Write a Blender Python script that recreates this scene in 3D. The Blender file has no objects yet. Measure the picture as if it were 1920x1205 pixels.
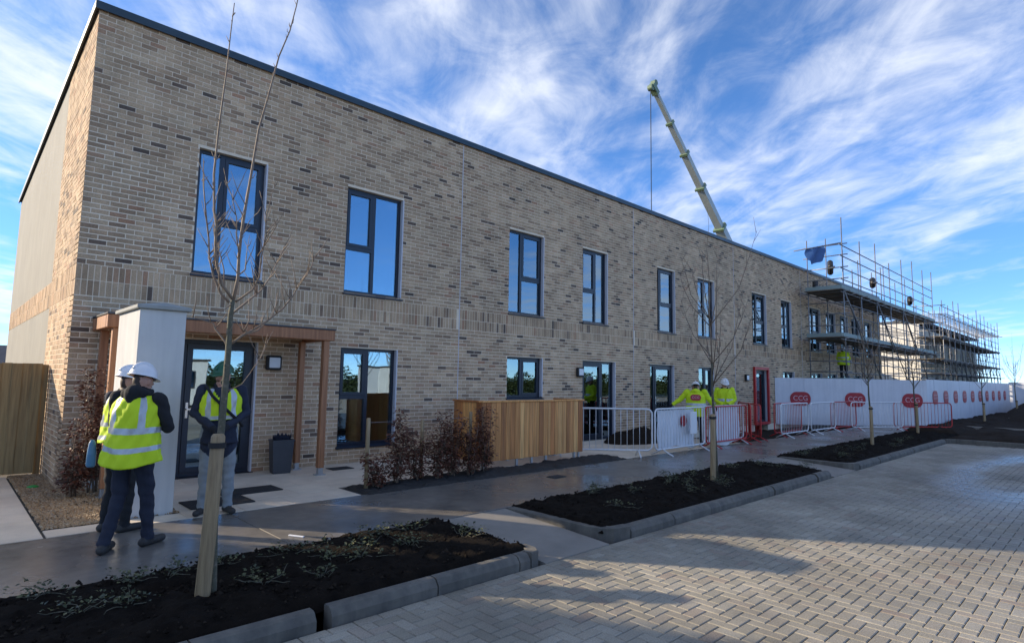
import bpy, math, random
import numpy as np
from mathutils import Vector, Matrix
random.seed(7); np.random.seed(7)
S = bpy.context.scene
COL = S.collection
R = math.radians
# ------------------------------------------------------------------ camera
cam_d = bpy.data.cameras.new('camera'); cam = bpy.data.objects.new('camera', cam_d); COL.objects.link(cam)
cam_d.sensor_width = 36; cam_d.lens = 1106.54/1920*36; cam_d.clip_end = 3000; cam_d.clip_start = .05
CAM = Vector((-1.285, -10.236, 1.604))
_y, _p, _r = .768, .0984, .0171
_f = Vector((math.sin(_y)*math.cos(_p), math.cos(_y)*math.cos(_p), math.sin(_p)))
_x = Vector((math.cos(_y), -math.sin(_y), 0)); _u = _x.cross(_f)
_x2 = _x*math.cos(_r)+_u*math.sin(_r); _u2 = _u*math.cos(_r)-_x*math.sin(_r)
_m = Matrix((_x2, _u2, -_f)).transposed().to_4x4(); _m.translation = CAM
cam.matrix_world = _m; S.camera = cam
S.render.resolution_x = 1024; S.render.resolution_y = 642
# ------------------------------------------------------------------ world, sun, exposure
SUN_EL, SUN_AZ = R(20), math.atan2(-.605, .796)
W = bpy.data.worlds.new('World'); S.world = W; W.use_nodes = True
nt = W.node_tree; N = nt.nodes; L = nt.links; N.clear()
def nd(t, **k):
    n = N.new(t)
    for a, b in k.items(): setattr(n, a, b)
    return n
out = nd('ShaderNodeOutputWorld'); bg = nd('ShaderNodeBackground'); sky = nd('ShaderNodeTexSky')
sky.sky_type = 'NISHITA'; sky.sun_disc = False; sky.sun_elevation = SUN_EL; sky.sun_rotation = SUN_AZ
sky.air_density = .5; sky.dust_density = .0; sky.ozone_density = 2.5; sky.altitude = 1500
bg.inputs[1].default_value = .15
tc = nd('ShaderNodeTexCoord'); sep = nd('ShaderNodeSeparateXYZ'); L.new(tc.outputs['Generated'], sep.inputs[0])
def mth(op, a, b=None, c=None, clamp=False):
    n = nd('ShaderNodeMath', operation=op); n.use_clamp = clamp
    for i, v in enumerate((a, b, c)):
        if v is None: continue
        if isinstance(v, (int, float)): n.inputs[i].default_value = v
        else: L.new(v, n.inputs[i])
    return n.outputs[0]
zc = mth('ADD', mth('MAXIMUM', sep.outputs[2], 0.0), .07)
u = mth('DIVIDE', sep.outputs[0], zc); v = mth('DIVIDE', sep.outputs[1], zc)
ca, sa = .67, .742                                              # the direction the cirrus streaks run in
al = mth('ADD', mth('MULTIPLY', u, ca), mth('MULTIPLY', v, sa))
ac = mth('SUBTRACT', mth('MULTIPLY', v, ca), mth('MULTIPLY', u, sa))
def cvec(ka, kc, off):
    n = nd('ShaderNodeCombineXYZ'); L.new(mth('MULTIPLY', al, ka), n.inputs[0]); L.new(mth('MULTIPLY', ac, kc), n.inputs[1]); n.inputs[2].default_value = off
    return n.outputs[0]
def noise(vec, sc, det, rough, dist=0):
    n = nd('ShaderNodeTexNoise'); L.new(vec, n.inputs['Vector']); n.inputs['Scale'].default_value = sc; n.inputs['Detail'].default_value = det
    n.inputs['Roughness'].default_value = rough; n.inputs['Distortion'].default_value = dist; return n.outputs[0]
big = noise(cvec(.34, .62, 3.1), 1.0, 4, .55, .7)
str_ = noise(cvec(.7, 1.9, 8.7), 1.3, 8, .6, .9)
puf = noise(cvec(1.2, 1.6, 1.9), 2.6, 9, .62, .6)
dens = mth('ADD', mth('ADD', mth('MULTIPLY', big, 1.0), mth('MULTIPLY', str_, .45)), mth('MULTIPLY', puf, .42))
mr = nd('ShaderNodeMapRange'); mr.interpolation_type = 'SMOOTHSTEP'; L.new(dens, mr.inputs[0]); mr.inputs[1].default_value = .82; mr.inputs[2].default_value = 1.2
lowfade = nd('ShaderNodeMapRange'); L.new(sep.outputs[2], lowfade.inputs[0]); lowfade.inputs[1].default_value = .0; lowfade.inputs[2].default_value = .10
cf = mth('MULTIPLY', mth('MULTIPLY', mr.outputs[0], .82), lowfade.outputs[0])
mix = nd('ShaderNodeMix', data_type='RGBA'); L.new(cf, mix.inputs[0]); hs = nd('ShaderNodeHueSaturation'); hs.inputs['Saturation'].default_value = 1.12; L.new(sky.outputs[0], hs.inputs['Color']); hz = nd('ShaderNodeMapRange'); L.new(sep.outputs[2], hz.inputs[0]); hz.inputs[1].default_value = .0; hz.inputs[2].default_value = .32; hz.inputs[3].default_value = .58; L.new(hz.outputs[0], hs.inputs['Value']); L.new(hs.outputs[0], mix.inputs[6]); mix.inputs[7].default_value = (3.0, 3.1, 3.3, 1)
L.new(mix.outputs[2], bg.inputs[0]); L.new(bg.outputs[0], out.inputs[0])
sl = bpy.data.lights.new('sun', 'SUN'); sl.energy = 2.8; sl.angle = R(.6); sl.color = (1, .83, .60)
so = bpy.data.objects.new('sun', sl); COL.objects.link(so)
SD = Vector((.605*math.cos(SUN_EL), -.796*math.cos(SUN_EL), -math.sin(SUN_EL)))
so.rotation_euler = SD.to_track_quat('-Z', 'Y').to_euler(); so.location = (-20, 30, 20)
S.view_settings.view_transform = 'Standard'; S.view_settings.look = 'None'; S.view_settings.exposure = 1.38; S.view_settings.gamma = 1
# ------------------------------------------------------------------ materials
M = {}
def _new(name):
    m = bpy.data.materials.new(name); m.use_nodes = True; t = m.node_tree; t.nodes.clear()
    o = t.nodes.new('ShaderNodeOutputMaterial'); b = t.nodes.new('ShaderNodeBsdfPrincipled'); t.links.new(b.outputs[0], o.inputs[0])
    M[name] = m; return m, t, b
def _pos(t, sc=(1, 1, 1)):
    g = t.nodes.new('ShaderNodeNewGeometry'); mp = t.nodes.new('ShaderNodeMapping'); mp.inputs['Scale'].default_value = sc
    t.links.new(g.outputs['Position'], mp.inputs[0]); return mp.outputs[0]
def _noise(t, vec, sc, det=5, rough=.6):
    n = t.nodes.new('ShaderNodeTexNoise'); t.links.new(vec, n.inputs['Vector']); n.inputs['Scale'].default_value = sc
    n.inputs['Detail'].default_value = det; n.inputs['Roughness'].default_value = rough; return n.outputs[0]
def _ramp(t, fac, stops, interp='LINEAR'):
    r = t.nodes.new('ShaderNodeValToRGB'); r.color_ramp.interpolation = interp; e = r.color_ramp.elements
    while len(e) < len(stops): e.new(.5)
    for i, (p, c) in enumerate(stops): e[i].position = p; e[i].color = (*c, 1) if len(c) == 3 else c
    t.links.new(fac, r.inputs[0]); return r.outputs[0]
def _bump(t, b, h, strength, dist=.01):
    n = t.nodes.new('ShaderNodeBump'); n.inputs['Strength'].default_value = strength; n.inputs['Distance'].default_value = dist
    t.links.new(h, n.inputs['Height']); t.links.new(n.outputs[0], b.inputs['Normal'])
def _mul(t, a, b, fac=1.0):
    n = t.nodes.new('ShaderNodeMix'); n.data_type = 'RGBA'; n.blend_type = 'MULTIPLY'; n.inputs[0].default_value = fac
    t.links.new(a, n.inputs[6]); t.links.new(b, n.inputs[7]); return n.outputs[2]
def mat(name, c1, c2=None, sc=6, rough=.7, r2=None, bump=0, bsc=80, metal=0, spec=.5, stretch=(1, 1, 1), c3=None):
    m, t, b = _new(name); v = _pos(t, stretch)
    c2 = c2 or tuple(x*.8 for x in c1)
    st = [(.3, c1), (.7, c2)] if c3 is None else [(.25, c1), (.5, c2), (.75, c3)]
    t.links.new(_ramp(t, _noise(t, v, sc), st), b.inputs['Base Color'])
    b.inputs['Roughness'].default_value = rough; b.inputs['Metallic'].default_value = metal; b.inputs['Specular IOR Level'].default_value = spec
    if r2 is not None:
        t.links.new(_ramp(t, _noise(t, v, sc*.6, 4), [(.35, (rough,)*3), (.65, (r2,)*3)]), b.inputs['Roughness'])
    if bump: _bump(t, b, _noise(t, v, bsc, 4), bump)
    return m
def piece_mat(name, stops, src, rough=.85, bump=.5, bsc=140, dirt=.35, dsc=2.2, wet=None, speck=.35):
    """colour differs from piece to piece: src 'island' for joined pieces, 'object' for single ones"""
    m, t, b = _new(name); v = _pos(t)
    if src == 'island': fac = t.nodes.new('ShaderNodeNewGeometry').outputs['Random Per Island']
    else: fac = t.nodes.new('ShaderNodeObjectInfo').outputs['Random']
    c = _ramp(t, fac, stops)
    c = _mul(t, c, _ramp(t, _noise(t, v, bsc*.35, 5), [(.3, (1-speck,)*3), (.7, (1+speck*.4,)*3)]))
    c = _mul(t, c, _ramp(t, _noise(t, v, dsc, 5), [(.3, (1-dirt,)*3), (.65, (1.05,)*3)]))
    c = _mul(t, c, _ramp(t, _noise(t, v, .33, 3), [(.32, (1-dirt*.7,)*3), (.68, (1.08,)*3)]))
    b.inputs['Roughness'].default_value = rough
    if wet: c = wet(t, b, v, c, rough)
    t.links.new(c, b.inputs['Base Color'])
    if bump: _bump(t, b, _noise(t, v, bsc, 4), bump, .004)
    return m
BR = [(0, (0.116, 0.084, 0.065)), (.03, (0.204, 0.140, 0.100)), (.07, (0.408, 0.267, 0.162)), (.3, (0.570, 0.394, 0.240)), (.55, (0.679, 0.483, 0.302)), (.78, (0.605, 0.400, 0.240)), (.9, (0.748, 0.546, 0.347)), (1, (0.503, 0.273, 0.157))]
piece_mat('brick', BR, 'object', speck=.3, dirt=.3); piece_mat('brick_joined', BR, 'island', speck=.3, dirt=.3)
mat('mortar', (0.853, 0.715, 0.538), (0.759, 0.635, 0.478), sc=9, rough=.95, bump=.3, bsc=200)
def wet_pave(t, b, v, c, rough):
    # rain water still standing in the shallow low ring of the turning area
    mp = t.nodes.new('ShaderNodeMapping'); mp.inputs['Location'].default_value = (-14.6, 8.75, 0); t.links.new(t.nodes.new('ShaderNodeNewGeometry').outputs['Position'], mp.inputs[0])
    mp.vector_type = 'POINT'
    sc = t.nodes.new('ShaderNodeVectorMath'); sc.operation = 'MULTIPLY'; sc.inputs[1].default_value = (.19, .8, 0); t.links.new(mp.outputs[0], sc.inputs[0])
    ln = t.nodes.new('ShaderNodeVectorMath'); ln.operation = 'LENGTH'; t.links.new(sc.outputs[0], ln.inputs[0])
    ad = t.nodes.new('ShaderNodeMath'); ad.operation = 'MULTIPLY_ADD'; t.links.new(_noise(t, v, 1.3, 5), ad.inputs[0]); ad.inputs[1].default_value = .5; t.links.new(ln.outputs[1], ad.inputs[2])
    ad2 = t.nodes.new('ShaderNodeMath'); ad2.operation = 'SUBTRACT'; t.links.new(ad.outputs[0], ad2.inputs[0]); ad2.inputs[1].default_value = .45
    w3 = _ramp(t, ad2.outputs[0], [(.0, (0, 0, 0)), (.18, (.15,)*3), (.48, (1, 1, 1)), (.72, (.55,)*3), (.95, (0, 0, 0))])
    mx = t.nodes.new('ShaderNodeMix'); mx.data_type = 'FLOAT'; t.links.new(w3, mx.inputs[0])
    dr = _ramp(t, _noise(t, v, .5, 4), [(.35, (.6,)*3), (.65, (.85,)*3)])
    t.links.new(dr, mx.inputs[2]); mx.inputs[3].default_value = .13
    t.links.new(mx.outputs[0], b.inputs['Roughness'])
    dk = t.nodes.new('ShaderNodeMix'); dk.data_type = 'RGBA'; dk.blend_type = 'MULTIPLY'; t.links.new(w3, dk.inputs[0]); t.links.new(c, dk.inputs[6]); dk.inputs[7].default_value = (.55, .55, .57, 1)
    return dk.outputs[2]
PV = [(0, (0.313, 0.286, 0.223)), (.3, (0.388, 0.355, 0.281)), (.6, (0.363, 0.324, 0.255)), (.85, (0.424, 0.392, 0.318)), (1, (0.333, 0.271, 0.212))]
piece_mat('paver', PV, 'object', wet=wet_pave, dirt=.4, dsc=.9, bump=.35, bsc=260); piece_mat('paver_joined', PV, 'island', wet=wet_pave, dirt=.4, dsc=.9, bump=.35, bsc=260)
SLB = [(0, (0.738, 0.624, 0.478)), (.5, (0.833, 0.705, 0.542)), (1, (0.785, 0.635, 0.478))]
piece_mat('slab', SLB, 'object', rough=.7, dirt=.18, dsc=2, bump=.15, bsc=300, speck=.12)
mat('sand_joint', (.085, .075, .06), (.05, .045, .04), sc=20, rough=.95)
mat('wet_concrete', (0.133, 0.122, 0.107), (0.204, 0.184, 0.158), sc=1.1, rough=.16, r2=.45, bump=.06, bsc=160, c3=(0.158, 0.145, 0.127))
mat('dry_concrete', (.20, .185, .16), (.28, .255, .22), sc=2.2, rough=.85, bump=.25, bsc=150)
mat('kerb_concrete', (0.121, 0.113, 0.096), (0.185, 0.170, 0.142), sc=7, rough=.85, bump=.4, bsc=220)
mat('soil', (.006, .0045, .0035), (.015, .011, .008), sc=9, rough=1, spec=.1, bump=1, bsc=60)
mat('soil_brown', (.02, .015, .011), (.036, .027, .02), sc=4, rough=1, spec=.1, bump=1, bsc=30)
piece_mat('pebble', [(0, (.34, .20, .09)), (.3, (.52, .34, .17)), (.6, (.42, .25, .12)), (.85, (.60, .46, .30)), (1, (.22, .14, .08))], 'island', rough=.6, bump=0)
mat('render_white', (0.625, 0.625, 0.605), (0.583, 0.583, 0.563), sc=1.5, rough=.9, bump=.12, bsc=400)
mat('render_cream', (0.340, 0.327, 0.285), (0.315, 0.302, 0.264), sc=.8, rough=.9, bump=.1, bsc=300)
def stain(name, amt):
    t = M[name].node_tree; b = [n for n in t.nodes if n.type == 'BSDF_PRINCIPLED'][0]; src = b.inputs['Base Color'].links[0].from_socket
    c = _mul(t, src, _ramp(t, _noise(t, _pos(t, (5, 5, .35)), 1.6, 6), [(.35, (1-amt, 1-amt*.95, 1-amt*.85)), (.6, (1, 1, 1))]))
    c = _mul(t, c, _ramp(t, _noise(t, _pos(t), 1.1, 6, .65), [(.3, (1-amt*.8,)*3), (.6, (1.03,)*3)])); t.links.new(c, b.inputs['Base Color'])
stain('render_white', .11); stain('render_cream', .12)
mat('stone_cap', (.36, .37, .35), (.28, .29, .275), sc=6, rough=.8, bump=.2)
mat('coping', (.025, .045, .06), (.04, .065, .08), sc=2, rough=.4, metal=.3)
mat('navy_frame', (.010, .015, .028), (.014, .021, .038), sc=3, rough=.38)
mat('reveal_trim', (.62, .61, .64), (.56, .55, .58), sc=4, rough=.6)
mat('black_plastic', (.012, .012, .013), (.02, .02, .022), sc=9, rough=.5)
mat('grey_plastic', (.045, .05, .06), (.06, .066, .078), sc=6, rough=.5)
mat('opal', (.75, .77, .78), (.7, .72, .74), rough=.25)
mat('galv', (.56, .58, .60), (.46, .48, .50), sc=14, rough=.38, metal=.65)
mat('white_metal', (.78, .79, .80), (.68, .69, .70), sc=14, rough=.4, metal=.15)
mat('scaff_tube', (.34, .35, .36), (.22, .225, .235), sc=7, rough=.45, metal=.6, c3=(.42, .40, .38))
mat('red_paint', (0.546, 0.029, 0.026), (0.429, 0.023, 0.022), sc=9, rough=.45)
mat('steel', (.6, .6, .6), (.5, .5, .5), sc=9, rough=.25, metal=1)
def wood(name, stops, src='object', rough=.65, gsc=(30, 30, 1.4)):
    m, t, b = _new(name); v = _pos(t, gsc)
    fac = t.nodes.new('ShaderNodeObjectInfo').outputs['Random'] if src == 'object' else t.nodes.new('ShaderNodeNewGeometry').outputs['Random Per Island']
    c = _ramp(t, fac, stops)
    c = _mul(t, c, _ramp(t, _noise(t, v, 1.0, 6), [(.3, (.62, .58, .55)), (.65, (1.12, 1.1, 1.08))]))
    t.links.new(c, b.inputs['Base Color']); b.inputs['Roughness'].default_value = rough
    _bump(t, b, _noise(t, v, 2, 3), .3, .004)
wood('cedar', [(0, (0.357, 0.130, 0.038)), (.25, (0.812, 0.396, 0.124)), (.45, (0.535, 0.218, 0.062)), (.7, (0.909, 0.492, 0.171)), (.85, (0.650, 0.260, 0.076)), (1, (0.405, 0.150, 0.043))])
wood('canopy_wood', [(0, (0.374, 0.165, 0.075)), (1, (0.440, 0.209, 0.099))])
wood('fence_wood', [(0, (0.289, 0.209, 0.094)), (.5, (0.347, 0.259, 0.119)), (1, (0.254, 0.182, 0.084))])
wood('stake_wood', [(0, (.36, .27, .15)), (1, (.30, .22, .12))], gsc=(40, 40, 3))
wood('scaff_board', [(0, (.16, .13, .10)), (.5, (.20, .17, .13)), (1, (.12, .10, .08))], gsc=(2, 20, 20))
mat('board_green', (.27, .34, .33), (.23, .30, .29), sc=4, rough=.7)
mat('bark', (.15, .13, .095), (.085, .085, .055), sc=26, rough=.85, bump=.5, bsc=90, c3=(.22, .185, .14))
mat('twig', (.25, .19, .135), (.17, .12, .085), sc=30, rough=.7)
mat('beech_leaf', (.085, .028, .018), (.15, .055, .03), sc=22, rough=.6, c3=(.05, .018, .014))
mat('ivy_leaf', (0.036, 0.052, 0.018), (0.020, 0.034, 0.011), sc=20, rough=.5, c3=(0.080, 0.088, 0.028))
mat('pale_leaf', (.14, .13, .055), (.08, .09, .032), sc=25, rough=.55, c3=(.24, .21, .10))
mat('conifer', (.03, .055, .018), (.055, .08, .03), sc=3, rough=.8)
mat('hivis', (.62, .80, .015), (.56, .74, .012), sc=7, rough=.75)
mat('reflective', (.50, .53, .55), (.44, .47, .5), sc=60, rough=.35, metal=.2)
mat('cloth_black', (.010, .011, .014), (.016, .017, .02), sc=14, rough=.9, bump=.3, bsc=40)
mat('cloth_navy', (.013, .018, .036), (.02, .026, .05), sc=10, rough=.85, bump=.3, bsc=40)
mat('denim_dark', (.016, .019, .034), (.024, .028, .046), sc=10, rough=.9, bump=.3, bsc=40)
mat('denim_grey', (.21, .23, .24), (.28, .30, .31), sc=10, rough=.9, bump=.3, bsc=40)
mat('skin', (.50, .27, .19), (.44, .23, .16), sc=20, rough=.5)
mat('hair', (.035, .02, .014), (.05, .03, .02), sc=60, rough=.6)
mat('boot', (.03, .026, .024), (.05, .045, .04), sc=20, rough=.7)
mat('helmet_white', (.80, .80, .80), (.76, .76, .77), sc=3, rough=.3)
mat('helmet_green', (.012, .10, .05), (.01, .085, .042), sc=3, rough=.35)
mat('blue_bag', (.10, .26, .42), (.08, .20, .34), sc=12, rough=.5)
mat('hoard_white', (.70, .72, .76), (.64, .66, .71), sc=.9, rough=.55)
stain('hoard_white', .1)
mat('tarp_white', (.74, .75, .77), (.66, .68, .72), sc=4, rough=.5, bump=.3, bsc=14)
mat('tarp_blue', (.05, .13, .33), (.035, .10, .27), sc=5, rough=.5)
mat('sign_red', (.40, .018, .03), (.36, .016, .027), sc=4, rough=.45)
mat('sign_white', (.80, .80, .80), (.78, .78, .78), rough=.5)
mat('sign_letter', (.62, .42, .46), (.6, .40, .44), rough=.5)
mat('bounce_paving', (.40, .345, .275), (.34, .29, .23), sc=.5, rough=.85, bump=.3, bsc=9)
mat('crane_paint', (.40, .44, .43), (.33, .37, .36), sc=2, rough=.4)
mat('crane_green', (.17, .24, .15), (.14, .20, .12), sc=2, rough=.45)
stain('kerb_concrete', .3); stain('wet_concrete', .22)
mat('rubber', (.015, .015, .015), (.025, .025, .025), rough=.8)
mat('plaster', (.55, .50, .41), (.50, .46, .38), sc=1, rough=.9)
mat('floor_int', (.2, .17, .13), (.16, .13, .1), sc=3, rough=.6)
mat('sofa', (.02, .02, .022), (.03, .03, .032), rough=.8)
mat('roof_grey', (.07, .072, .078), (.10, .10, .105), sc=3, rough=.8)
mat('insulation', (.72, .70, .64), (.62, .60, .55), sc=2, rough=.8)
mat('grass', (.05, .075, .022), (.085, .10, .035), sc=.5, rough=.9, bump=.5, bsc=10)
mat('mat_black', (.018, .019, .02), (.03, .03, .032), sc=30, rough=.75, bump=.5, bsc=300)
mat('mulch', (.022, .02, .018), (.042, .037, .033), sc=30, rough=.95, bump=1, bsc=70)
mat('green_cap', (.02, .30, .05), (.02, .26, .05), rough=.5)
# window glass: a coated pane mirrors the sky and shows the room behind it faintly
m, t, b = _new('glass'); t.nodes.remove(b)
o = [n for n in t.nodes if n.type == 'OUTPUT_MATERIAL'][0]
tr = t.nodes.new('ShaderNodeBsdfTransparent'); tr.inputs[0].default_value = (.72, .78, .82, 1)
gl = t.nodes.new('ShaderNodeBsdfGlossy'); gl.inputs['Roughness'].default_value = .0; gl.inputs[0].default_value = (.62, .80, .90, 1)
fr = t.nodes.new('ShaderNodeFresnel'); fr.inputs[0].default_value = 1.55
ma = t.nodes.new('ShaderNodeMath'); ma.operation = 'MULTIPLY_ADD'; ma.use_clamp = True; ma.inputs[1].default_value = .8; ma.inputs[2].default_value = .24
t.links.new(fr.outputs[0], ma.inputs[0]); mx = t.nodes.new('ShaderNodeMixShader')
t.links.new(ma.outputs[0], mx.inputs[0]); t.links.new(tr.outputs[0], mx.inputs[1]); t.links.new(gl.outputs[0], mx.inputs[2]); t.links.new(mx.outputs[0], o.inputs[0])
nz = _noise(t, _pos(t), 1.1, 2); bm = t.nodes.new('ShaderNodeBump'); bm.inputs['Strength'].default_value = .04; bm.inputs['Distance'].default_value = .05
t.links.new(nz, bm.inputs['Height']); t.links.new(bm.outputs[0], gl.inputs['Normal'])
# ------------------------------------------------------------------ helpers
class MB:
    def __init__(s): s.v = []; s.f = []; s.mi = []
    def add(s, vs, fs, mi=0):
        o = len(s.v); s.v += [tuple(p) for p in vs]; s.f += [tuple(i+o for i in f) for f in fs]; s.mi += [mi]*len(fs)
        return s
    def box(s, x0, x1, y0, y1, z0, z1, mi=0, mtx=None, skip=()):
        vs = [(x0,y0,z0),(x1,y0,z0),(x1,y1,z0),(x0,y1,z0),(x0,y0,z1),(x1,y0,z1),(x1,y1,z1),(x0,y1,z1)]
        if mtx is not None: vs = [mtx @ Vector(p) for p in vs]
        fs = {'b':(3,2,1,0),'t':(4,5,6,7),'f':(0,1,5,4),'r':(1,2,6,5),'k':(2,3,7,6),'l':(3,0,4,7)}
        return s.add(vs, [q for k, q in fs.items() if k not in skip], mi)
    def bev(s, x0, x1, y0, y1, z0, z1, c=.006, mi=0, mtx=None):
        # box with chamfered edges
        vs = []; fs = []
        X = (x0, x1); Y = (y0, y1); Z = (z0, z1)
        idx = {}
        for i in (0, 1):
            for j in (0, 1):
                for k in (0, 1):
                    sx, sy, sz = (1-2*i)*c, (1-2*j)*c, (1-2*k)*c
                    for a, d in enumerate(((0, sy, sz), (sx, 0, sz), (sx, sy, 0))):
                        idx[i, j, k, a] = len(vs); vs.append((X[i]+d[0], Y[j]+d[1], Z[k]+d[2]))
        q = idx
        for i in (0, 1): f = [q[i,0,0,0], q[i,1,0,0], q[i,1,1,0], q[i,0,1,0]]; fs.append(f[::-1] if i == 0 else f)
        for j in (0, 1): f = [q[0,j,0,1], q[1,j,0,1], q[1,j,1,1], q[0,j,1,1]]; fs.append(f if j == 0 else f[::-1])
        for k in (0, 1): f = [q[0,0,k,2], q[1,0,k,2], q[1,1,k,2], q[0,1,k,2]]; fs.append(f[::-1] if k == 0 else f)
        for i in (0, 1):
            for j in (0, 1):
                fs.append([q[i,j,0,0], q[i,j,1,0], q[i,j,1,1], q[i,j,0,1]])
                fs.append([q[i,0,j,0], q[i,1,j,0], q[i,1,j,2], q[i,0,j,2]])
                fs.append([q[0,i,j,1], q[1,i,j,1], q[1,i,j,2], q[0,i,j,2]])
        for i in (0, 1):
            for j in (0, 1):
                for k in (0, 1): fs.append([q[i,j,k,0], q[i,j,k,1], q[i,j,k,2]])
        if mtx is not None: vs = [mtx @ Vector(p) for p in vs]
        return s.add(vs, fs, mi)
    def tube(s, pts, rad, n=8, mi=0, cap=True, closed=False):
        pts = [Vector(p) for p in pts]; m_ = len(pts)
        if not hasattr(rad, '__len__'): rad = [rad]*m_
        vs = []; up = None
        for i, p in enumerate(pts):
            if closed: d = pts[(i+1) % m_]-pts[i-1]
            else: d = pts[min(i+1, m_-1)]-pts[max(i-1, 0)]
            d = d.normalized() if d.length > 1e-9 else Vector((0, 0, 1))
            if up is None: up = Vector((0, 0, 1)) if abs(d.z) < .9 else Vector((1, 0, 0))
            a = d.cross(up).normalized(); up = a.cross(d).normalized()
            for k in range(n):
                w = 2*math.pi*k/n; vs.append(p+(a*math.cos(w)+up*math.sin(w))*rad[i])
        fs = []
        for i in range(m_ if closed else m_-1):
            for k in range(n):
                a0 = i*n+k; a1 = i*n+(k+1) % n; j = ((i+1) % m_)*n
                fs.append((a0, a1, j+(k+1) % n, j+k))
        if cap and not closed:
            fs.append(tuple(range(n))[::-1]); fs.append(tuple(range((m_-1)*n, m_*n)))
        return s.add(vs, fs, mi)
    def ellipsoid(s, c, r, nu=14, nv=8, mi=0, mtx=None, v0=-90, v1=90):
        vs = []; c = Vector(c)
        for j in range(nv+1):
            b_ = R(v0+(v1-v0)*j/nv)
            for i in range(nu):
                a_ = 2*math.pi*i/nu; p = Vector((r[0]*math.cos(b_)*math.cos(a_), r[1]*math.cos(b_)*math.sin(a_), r[2]*math.sin(b_)))
                vs.append(c+(mtx @ p if mtx is not None else p))
        fs = [(j*nu+i, j*nu+(i+1) % nu, (j+1)*nu+(i+1) % nu, (j+1)*nu+i) for j in range(nv) for i in range(nu)]
        return s.add(vs, fs, mi)
    def rings(s, rs, mi=0, cap=True):
        n = len(rs[0]); vs = [p for r in rs for p in r]
        fs = [(j*n+i, j*n+(i+1) % n, (j+1)*n+(i+1) % n, (j+1)*n+i) for j in range(len(rs)-1) for i in range(n)]
        if cap: fs += [tuple(range(n))[::-1], tuple(range((len(rs)-1)*n, len(rs)*n))]
        return s.add(vs, fs, mi)
    def leaf(s, p, d, nrm, ln, wd, mi=0):
        p = Vector(p); d = Vector(d).normalized(); sd = d.cross(Vector(nrm))
        sd = sd.normalized() if sd.length > 1e-6 else Vector((1, 0, 0)); nn = sd.cross(d)
        return s.add([p, p+d*ln*.5+sd*wd*.5+nn*wd*.15, p+d*ln, p+d*ln*.5-sd*wd*.5+nn*wd*.15], [(0, 1, 2), (0, 2, 3)], mi)
    def mesh(s, name, mats, smooth=False):
        me = bpy.data.meshes.new(name); me.from_pydata(s.v, [], s.f)
        for m_ in (mats if isinstance(mats, (list, tuple)) else [mats]): me.materials.append(M[m_])
        me.polygons.foreach_set('material_index', s.mi)
        if smooth: me.polygons.foreach_set('use_smooth', [True]*len(s.f))
        me.update(); return me
    def build(s, name, mats, parent=None, smooth=False, loc=None, rotz=0, **tags):
        return put(name, s.mesh(name, mats, smooth), parent, loc, rotz, **tags)
def put(name, me, parent=None, loc=None, rotz=0, **tags):
    o = bpy.data.objects.new(name, me); COL.objects.link(o)
    if loc is not None: o.location = loc
    if rotz: o.rotation_euler.z = rotz
    if parent is not None: o.parent = parent
    for k, v_ in tags.items():
        if v_ is not None: o[k] = v_
    return o
def empty(name, label, category, loc=(0, 0, 0), rotz=0, group=None):
    o = put(name, None, None, loc, rotz, label=label, category=category, group=group); o.empty_display_size = .1; return o
def copy_tree(o, parent=None, **tags):
    c = o.copy(); COL.objects.link(c); c.parent = parent
    for k, v_ in tags.items(): c[k] = v_
    for ch in list(o.children): copy_tree(ch, c)
    return c
rnd = random.uniform
def dist(p): return (Vector(p)-CAM).length
# ------------------------------------------------------------------ ground, road, footway
def sheet(name, mat_, x0, x1, y0, y1, z, **tg):
    return MB().add([(x0,y0,z),(x1,y0,z),(x1,y1,z),(x0,y1,z)], [(0,1,2,3)]).build(name, mat_, **tg)
sheet('ground', 'soil_brown', -600, 900, -600, 900, -.26, kind='structure')
sheet('grass_verge', 'grass', -120, 180, -120, -24, -.235, kind='structure')
road = sheet('road', 'sand_joint', -30, 21.45, -22, -6.33, -.137, kind='structure')
sheet('road', 'bounce_paving', -45, 60, -34, -12.43, -.121, kind='structure')  # unseen pale paving added behind the viewer to bounce light onto the facade
# block paving, 90 degree herringbone of 200 x 100 mm blocks, with a stretcher course along the kerb
blocks = []
u_ = .1; ox, oy = -4.03, -12.42
for i in range(0, 256):
    for j in range(0, 60):
        k = (i-j) % 4
        if k == 0: w, h = 2, 1
        elif k == 3: w, h = 1, 2
        else: continue
        x0, y0 = ox+i*u_, oy+j*u_
        if y0+h*u_ > -6.415: h = round((-6.42-y0)/u_)
        if h < 1: continue
        if x0+w*u_ > 21.4: continue
        blocks.append((x0, y0, w*u_, h*u_))
i = 0
while ox+i*.2 < 21.2: blocks.append((ox+i*.2, -6.42, .2, .1)); i += 1
def block_mesh(b_, x, y, z, w, h, g=.0028, c=.006, tilt=True):
    dz = [rnd(-.0012, .0012) for _ in range(4)] if tilt else [0]*4
    x0, x1, y0, y1 = x+g, x+w-g, y+g, y+h-g
    o = [(x0,y0),(x1,y0),(x1,y1),(x0,y1)]; n_ = [(x0+c,y0+c),(x1-c,y0+c),(x1-c,y1-c),(x0+c,y1-c)]
    vs = [(p[0],p[1],z-.03) for p in o]+[(p[0],p[1],z-c*.9) for p in o]+[(p[0],p[1],z+dz[q]) for q, p in enumerate(n_)]
    fs = [(8,9,10,11)]+[(4+q,4+(q+1)%4,8+(q+1)%4,8+q) for q in range(4)]+[(q,(q+1)%4,4+(q+1)%4,4+q) for q in range(4)]
    b_.add(vs, fs)
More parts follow.
